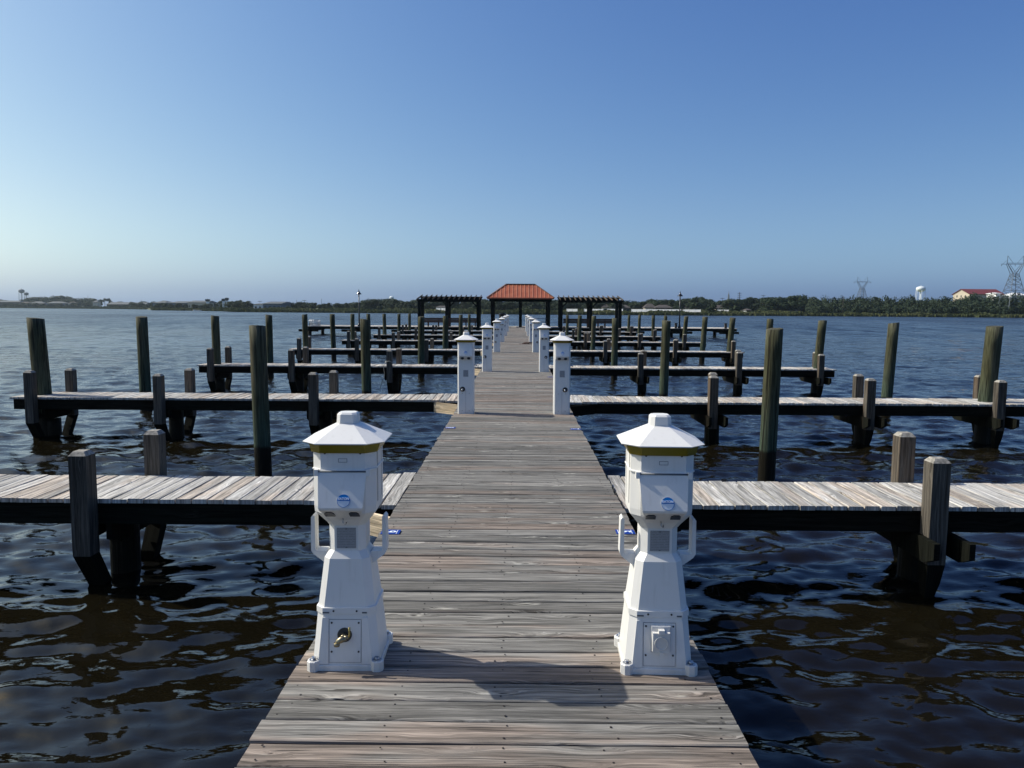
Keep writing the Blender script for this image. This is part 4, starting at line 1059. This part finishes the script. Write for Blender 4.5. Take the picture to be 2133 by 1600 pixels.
def lighthouse(tapfitting, slots_mirror=False):
    root = empty('power_pedestal', (0, 0, 0))
    # lower tapered body
    mb = MB()
    wrap([(.141, .030, .0), (.139, .030, .034), (.121, .030, .235), (.125, .031, .237), (.125, .031, .262), (.118, .030, .264), (.095, .028, .462), (.076, .026, .492), (.076, .026, .60)], mb)
    mb.build('body', M['white'], root)
    # plinth with corner lugs
    mb = MB(); wrap([(.146, .03, 0), (.146, .03, .022), (.143, .03, .025)], mb); pl = mb.build('base', M['white'], root)
    for sx in (-1, 1):
        for sy in (-1, 1):
            mb = MB(); c = (sx*.132, sy*.132)
            mb.loft([[(c[0]+.028*math.cos(a*math.pi/4+.39), c[1]+.028*math.sin(a*math.pi/4+.39), z) for a in range(8)] for z in (0, .040)] + [[(c[0]+.025*math.cos(a*math.pi/4+.39), c[1]+.025*math.sin(a*math.pi/4+.39), .043) for a in range(8)]], 0)
            mb.build('lug', M['white'], pl)
            mb = MB(); mb.disc((c[0], c[1], .0425), (0, 0, 1), .018, 14, .003); mb.tube([(c[0], c[1], .045), (c[0], c[1], .055)], .0105, 6); mb.build('bolt', M['steel'], pl)
    # upper box
    mb = MB(); wrap([(.078, .027, .600), (.086, .03, .612), (.126, .038, .664), (.128, .038, .690), (.128, .038, .842), (.132, .038, .844), (.132, .038, .848), (.128, .038, .85), (.128, .038, .920)], mb)
    mb.build('housing', M['white'], root)
    # front door hood
    mb = MB(); hwid = .099; y0 = -.1275
    prof = [(y0+.004, .846), (y0-.010, .846), (y0-.014, .838), (y0-.060, .702), (y0-.057, .692), (y0+.052, .612)]
    tap = [1.0, 1.0, 1.0, .90, .88, .50]
    L_ = [(-hwid*t_, p, q) for (p, q), t_ in zip(prof, tap)]; R_ = [(hwid*t_, p, q) for (p, q), t_ in zip(prof, tap)]
    b0 = len(mb.v); mb.v += L_ + R_; n = len(L_)
    for i in range(n-1): mb.face([b0+i, b0+i+1, b0+n+i+1, b0+n+i])
    mb.face([b0+i for i in range(n)][::-1]); mb.face([b0+n+i for i in range(n)]); mb.face([b0+n-1, b0, b0+n, b0+2*n-1])
    dr = mb.build('door', M['white'], root)
    mb = MB(); mb.tube([(-.096, y0-.014, .842), (.096, y0-.014, .842)], .0035, 8); mb.build('hinge', M['seam'], dr)
    for sx in (-1, 1):
        mb = MB(); mb.loft([[(sx*.105-.009, y0-.004, .822), (sx*.105+.009, y0-.004, .822), (sx*.105+.009, y0-.004, .852), (sx*.105-.009, y0-.004, .852)], [(sx*.105-.008, y0-.020, .824), (sx*.105+.008, y0-.020, .824), (sx*.105+.008, y0-.020, .850), (sx*.105-.008, y0-.020, .850)]]); mb.build('hinge_block', M['white'], dr)
    tilt = math.atan2(.046, .136)
    badge(dr, .0262, (.012, y0-.014-.046*(.838-.730)/.136 - .0012, .730), tilt)
    # two cable notches on the underside
    for sx in (-1, 1):
        nn = Vector((0, -.080, -.109)).normalized(); ctr = Vector((sx*.050, y0-.030, .6722))
        mb = MB(); uu = Vector((1, 0, 0)); vv = Vector((0, .109, -.080)).normalized()
        sh = [(-.020, -.024), (.020, -.024), (.018, .004), (.010, .016), (-.012, .016), (-.021, .004)]
        A = [ctr + uu*a + vv*(-b) + Vector((0, -.0, 0)) for a, b in sh]; nvec = nn
        mb.loft([A, [p + nvec*.004 for p in A]]); mb.build('cable_notch', M['hole'], dr)
    mb = MB(); mb.tube([(-.004, y0+.010, .640), (-.004, y0+.004, .626), (.006, y0+.010, .616), (.008, y0+.020, .622)], .003, 6); mb.build('latch', M['steel'], dr)
    # embossed rectangle + screws on the upper front
    mb = MB()
    for a, b, c, d in ((-.018, .018, .877, .8785), (-.018, .018, .8915, .893), (-.018, -.0165, .8785, .8915), (.0165, .018, .8785, .8915)): mb.box(a, b, -.1290, -.1280, c, d, 'x')
    mb.build('embossed_mark', M['seam'], root)
    screw(root, [((-.072, -.128, .915), (0, -1, 0)), ((.072, -.128, .915), (0, -1, 0))])
    # seams down the sides of the housing
    for sx in (-1, 1):
        for yy in (-.06, -.045, .05):
            mb = MB(); a, b = sorted((sx*.1282, sx*.1290)); mb.box(a, b, yy, yy+.002, .70, .926, 'z'); mb.build('seam', M['seam'], root)
    # printed plate on the neck
    mb = MB(); mb.box(-.040, .040, -.0782, -.0765, .503, .590, 'z'); npl = mb.build('notice_plate', M['labelplate'], root)
    screw(npl, [((0, -.0782, .586), (0, -1, 0)), ((0, -.0782, .507), (0, -1, 0))], .002)
    # hose brackets
    for sx in (-1, 1):
        mb = MB(); X = sx*.150
        outl = [(.088, .415), (.088, .468), (.098, .4765), (.138, .4765), (.142, .481), (.142, .625), (.150, .632), (.158, .622), (.160, .478), (.150, .462)]
        outl = [(sx*a, b) for a, b in outl]
        if sx > 0: outl = outl[::-1]
        mb.loft([[(a, -.032, b) for a, b in outl], [(a, .032, b) for a, b in outl]]); mb.build('hose_bracket', M['white'], root)
    # front service panel of the base (follows the taper)
    def face_y(z): return -(.139 + (.121-.139)*(z-.034)/(.235-.034))
    mb = MB(); z0, z1 = .040, .222
    for hw_, off, mat_i, th in ((.066, .0012, 0, .0),):
        pass
    def slab(mb, x0, x1, za, zb, off, taper=0):
        A = [(x0, face_y(za)-off, za), (x1, face_y(za)-off, za), (x1-taper, face_y(zb)-off, zb), (x0+taper, face_y(zb)-off, zb)]; B = [(p[0], p[1]+off+.004, p[2]) for p in A]
        mb.loft([A, B][::-1])
    slab(mb, -.0665, .0665, .034, .214, .0010); mb.build('panel_shadow_gap', M['seam'], root)
    mb = MB(); slab(mb, -.0650, .0650, .0358, .2124, .0022); pan = mb.build('service_panel', M['white'], root)
    for sx in (-1, 1):
        mb = MB(); xa, xb = (.0690, .112) ; 
        A = [(sx*.070, face_y(.028)-.004, .028), (sx*.112, face_y(.028)-.004, .028), (sx*.094, face_y(.222)-.004, .222), (sx*.070, face_y(.222)-.004, .222)]
        if sx < 0: A = A[::-1]
        B = [(p[0], p[1]+.008, p[2]) for p in A]; mb.loft([A, B][::-1]); mb.build('panel_rib', M['white'], root)
    screw(pan, [((sx*.056, face_y(z)-.0022, z), (0, -1, .11)) for sx in (-1, 1) for z in (.080, .200)], .0040)
    screw(root, [((sx*.048, -.125, .250), (0, -1, 0)) for sx in (-1, 1)], .0040)
    for sx in (-1, 1):
        mb = MB(); mb.box(sx*.082-.012, sx*.078+.012, -.1265, -.1248, .240, .246, 'x'); mb.build('slot', M['seam'], root)
    if tapfitting:
        zc = .150; fy = face_y(zc)-.002
        t = empty('water_tap', (-.002, fy, zc)); t.parent = root
        mb = MB(); mb.disc((0, 0, 0), (0, -1, .11), .030, 24, .003); mb.build('escutcheon', plain('dark_flange', (.06, .06, .055), .4, .6), t)
        mb = MB(); mb.tube([(0, 0, 0), (0, -.018, -.002), (-.004, -.030, -.004)], [.012, .012, .014], 12); mb.tube([(.012, -.030, -.002), (-.006, -.032, -.006), (-.020, -.036, -.014), (-.024, -.038, -.026)], [.011, .014, .012, .0105], 12); mb.tube([(-.0245, -.038, -.018), (-.0255, -.0385, -.032)], .0125, 12); mb.tube([(0, -.03, 0), (.022, -.032, .004)], .008, 10); mb.build('spout', M['brass'], t)
        mb = MB(); mb.tube([(.020, -.034, .002), (.026, -.036, .012), (.027, -.036, .030), (.0265, -.034, .046)], [.0045, .004, .004, .005], 8); mb.build('lever', plain('yellow_brass_lever', (.42, .33, .12), .3, .8), t)
    else:
        zc = .150; fy = face_y(zc)
        t = empty('power_outlet', (.004, fy, zc)); t.parent = root
        mb = MB(); wrap2 = lambda hw_, hz, y_: [(-hw_, y_, -hz), (hw_, y_, -hz), (hw_, y_, hz), (-hw_, y_, hz)]
        mb.loft([wrap2(.040, .056, .002), wrap2(.040, .056, -.010), wrap2(.037, .053, -.012)]); mb.build('back_box', M['white'], t)
        mb = MB(); mb.loft([[(x, -.0125, z) for x, z in ((-.036, -.048), (-.030, -.054), (.030, -.054), (.036, -.048), (.036, .034), (-.036, .034))], [(x*.96, -.030, z*.96) for x, z in ((-.036, -.048), (-.030, -.054), (.030, -.054), (.036, -.048), (.036, .034), (-.036, .034))]]); cv = mb.build('cover', M['white'], t)
        mb = MB(); n = 32; mb.loft([[(q*math.cos(-2*math.pi*i/n), y_, -.010+q*math.sin(-2*math.pi*i/n)) for i in range(n)] for q, y_ in ((.029, -.029), (.028, -.034), (.0245, -.034), (.0235, -.031), (.002, -.031))]); mb.build('raised_ring', M['white'], cv)
        mb = MB(); mb.box(-.012, .012, -.036, -.0125, .030, .046, 'x'); mb.build('hinge', M['white'], cv)
        mb = MB(); mb.box(-.008, .008, -.036, -.0301, -.062, -.046, 'x'); mb.build('tab', M['white'], cv)
    lamp_top(root, .916, amb=.037)
    return root
lp = lighthouse(True); lp.location = (-.657, 3.212, 0); lp.rotation_euler = (0, 0, R(1.0))
tag(lp, 'near left white lighthouse shaped power pedestal with a brass water tap', 'power pedestal', 'white lighthouse pedestals')
rp = lighthouse(False); rp.location = (.653, 3.205, 0); rp.rotation_euler = (0, 0, R(-1.5))
tag(rp, 'near right white lighthouse shaped power pedestal with a covered outlet', 'power pedestal', 'white lighthouse pedestals')

# ------------------------------------------------------------------ square pedestals
def bollard(s):
    root = empty('power_pedestal', (0, 0, 0)); hw, ch = .118, .018
    mb = MB(); wrap([(hw, ch, 0), (hw, ch, 1.03)], mb); mb.build('body', M['white'], root)
    y0 = -hw-.001; mb = MB(); w_ = .094
    prof = [(y0+.004, 1.005), (y0-.004, 1.000), (y0-.052, .842), (y0-.046, .828), (y0-.020, .800), (y0+.004, .785)]
    b0 = 0; L_ = [(-w_, p, q) for p, q in prof]; R_ = [(w_, p, q) for p, q in prof]; mb.v += L_+R_; n = len(prof)
    for i in range(n-1): mb.face([i, i+1, n+i+1, n+i])
    mb.face(list(range(n))[::-1]); mb.face([n+i for i in range(n)]); mb.face([n-1, 0, n, 2*n-1]); dr = mb.build('door', M['white'], root)
    for sx in (-1, 1):
        mb = MB(); mb.loft([[(sx*.045+.024*math.cos(a*math.pi/6), y0-.0475+.002*0, .806+.018*math.sin(a*math.pi/6)) for a in range(12)], [(sx*.045+.024*math.cos(a*math.pi/6), y0-.0, .806+.018*math.sin(a*math.pi/6)) for a in range(12)]]); mb.build('cable_notch', M['hole'], dr)
    badge(dr, .024, (.0, y0-.004-.048*(1.0-.885)/.158-.0012, .885), math.atan2(.048, .158), True)
    mb = MB(); mb.box(-.034, .036, y0-.0015, y0+.001, .54, .635, 'z'); mb.build('notice_plate', M['labelplate'], root)
    t = empty('water_tap', (s*.045, y0, .36)); t.parent = root
    mb = MB(); mb.disc((0, 0, 0), (0, -1, 0), .036, 20, .004); mb.build('escutcheon', M['hole'], t)
    mb = MB(); mb.tube([(0, -.003, 0), (-.002, -.03, -.003), (-.006, -.045, -.016)], [.012, .014, .012], 10); mb.build('spout', M['steel'], t)
    mb = MB(); mb.box(.0-.001, .001, y0-.0008, y0+.0005, .01, .36, 'z'); mb.build('seam', M['seam'], root)
    screw(root, [((x, y0, z), (0, -1, 0)) for x in (-.05, .05) for z in (.05, .30)], .004)
    mb = MB(); mb.tube([(hw, .02, .70), (hw+.03, .02, .70), (hw+.04, .02, .685)], .009, 8); mb.build('side_hook', M['steel'], root)
    lamp_top(root, 1.03, 1.0, .172, .118)
    return root
PZ = [11.12, 18.75, 27.4, 36.0, 44.5, 53.5]
for s_, nm in ((-1, 'left'), (1, 'right')):
    pr = None
    for i, z in enumerate(PZ):
        if pr is None: pr = o = bollard(s_)
        else: o = copy_tree(pr)
        o.location = (s_*.690 + (.0 if s_ < 0 else .005), z, 0); o.rotation_euler = (0, 0, R(random.uniform(-.8, .8)))
        tag(o, 'square white power pedestal with sloped cap, %s in the %s row' % (ORD[i+2], nm), 'power pedestal', 'square white pedestals')

# ------------------------------------------------------------------ slip number plates
def plate(x0, x1, y0, y1, s, txt, label):
    root = empty('number_plate', ((x0+x1)/2, (y0+y1)/2, .0)); tag(root, label, 'number plate', 'blue slip number plates')
    hw, hy = (x1-x0)/2, (y1-y0)/2
    mb = MB(); mb.box(-hw, hw, -hy, hy, .0045, .0075, 'x'); mb.build('plate', M['plateblue'], root)
    mb = MB()
    for a in (-hw+.012, hw-.022): mb.box(a, a+.004, -hy+.008, hy-.008, .0078, .0086, 'y')
    mb.build('stripes', M['letter'], root)
    if txt:
        rot = R(-90) if s > 0 else R(90)
        text_mesh(txt, hy*2.1 if len(txt) == 1 else hy*1.3, 'numeral', M['letter'], root, Matrix.Translation((-.004*s, 0, .0088)) @ Matrix.Rotation(rot, 4, 'Z') @ Matrix.Diagonal((.8, 1, 1, 1)), .002)
def plate_px(px, py, s, txt, label, w_=.125, d_=.10):
    # where the ray through this pixel meets the deck
    d = fw + rt*((px-CX)/F) - up*((py-CY)/F); t = -CAMZ/d.z; x = CAMX + d.x*t; y = d.y*t
    x = s*(HW-.012-w_/2); plate(x-w_/2, x+w_/2, y-d_/2, y+d_/2, s, txt, label)
plate_px(808, 1110, -1, '6', 'small blue plate reading 6 on the left edge behind the near pedestal')
plate_px(1311, 1110, 1, '5', 'small blue plate reading 5 on the right edge behind the near pedestal')
plate_px(935, 892, -1, '8', 'small blue plate reading 8 on the left deck edge before the square pedestal')
plate_px(1203, 895, 1, '7', 'small blue plate reading 7 on the right deck edge before the square pedestal')
plate_px(1150, 786, 1, '', 'small faded blue plate on the right deck edge by the third pedestal')

# mooring rope round a post of the third left finger
random.seed(2)
rx = -(HW+.012+2.50); mb = MB(); ry = ROWS[3]-.072
mb.tube([(.078*1.3*math.cos(a), .078*1.3*math.sin(a), .02*math.sin(a*3)) for a in [i*.42 for i in range(16)]], .009, 6)
mb.tube([(-.1, 0, 0), (-.16, 0, -.12), (-.13, 0, -.35), (-.2, 0, -.55), (-.26, 0, -.75)], .006, 5)
o = mb.build('mooring_rope', M['ropepale']); o.location = (rx, ry, .10); tag(o, 'pale rope looped round a square post of the third left finger dock', 'rope')

# ------------------------------------------------------------------ haze
mb = MB(); mb.box(-2600, 2600, -200, 5200, -3.0, 75, 'x')
hz = mb.build('haze', None); hz.data.materials.clear()
hm = bpy.data.materials.new('haze_air'); hm.use_nodes = True; t_ = hm.node_tree; t_.nodes.remove(t_.nodes['Principled BSDF'])
pv = t_.nodes.new('ShaderNodeVolumePrincipled'); pv.inputs['Color'].default_value = (.74, .90, 1.0, 1); pv.inputs['Density'].default_value = .00007; pv.inputs['Anisotropy'].default_value = .3
t_.links.new(pv.outputs[0], t_.nodes['Material Output'].inputs['Volume']); hz.data.materials.append(hm)
tag(hz, 'thin pale summer haze over the water', 'haze', kind='stuff')
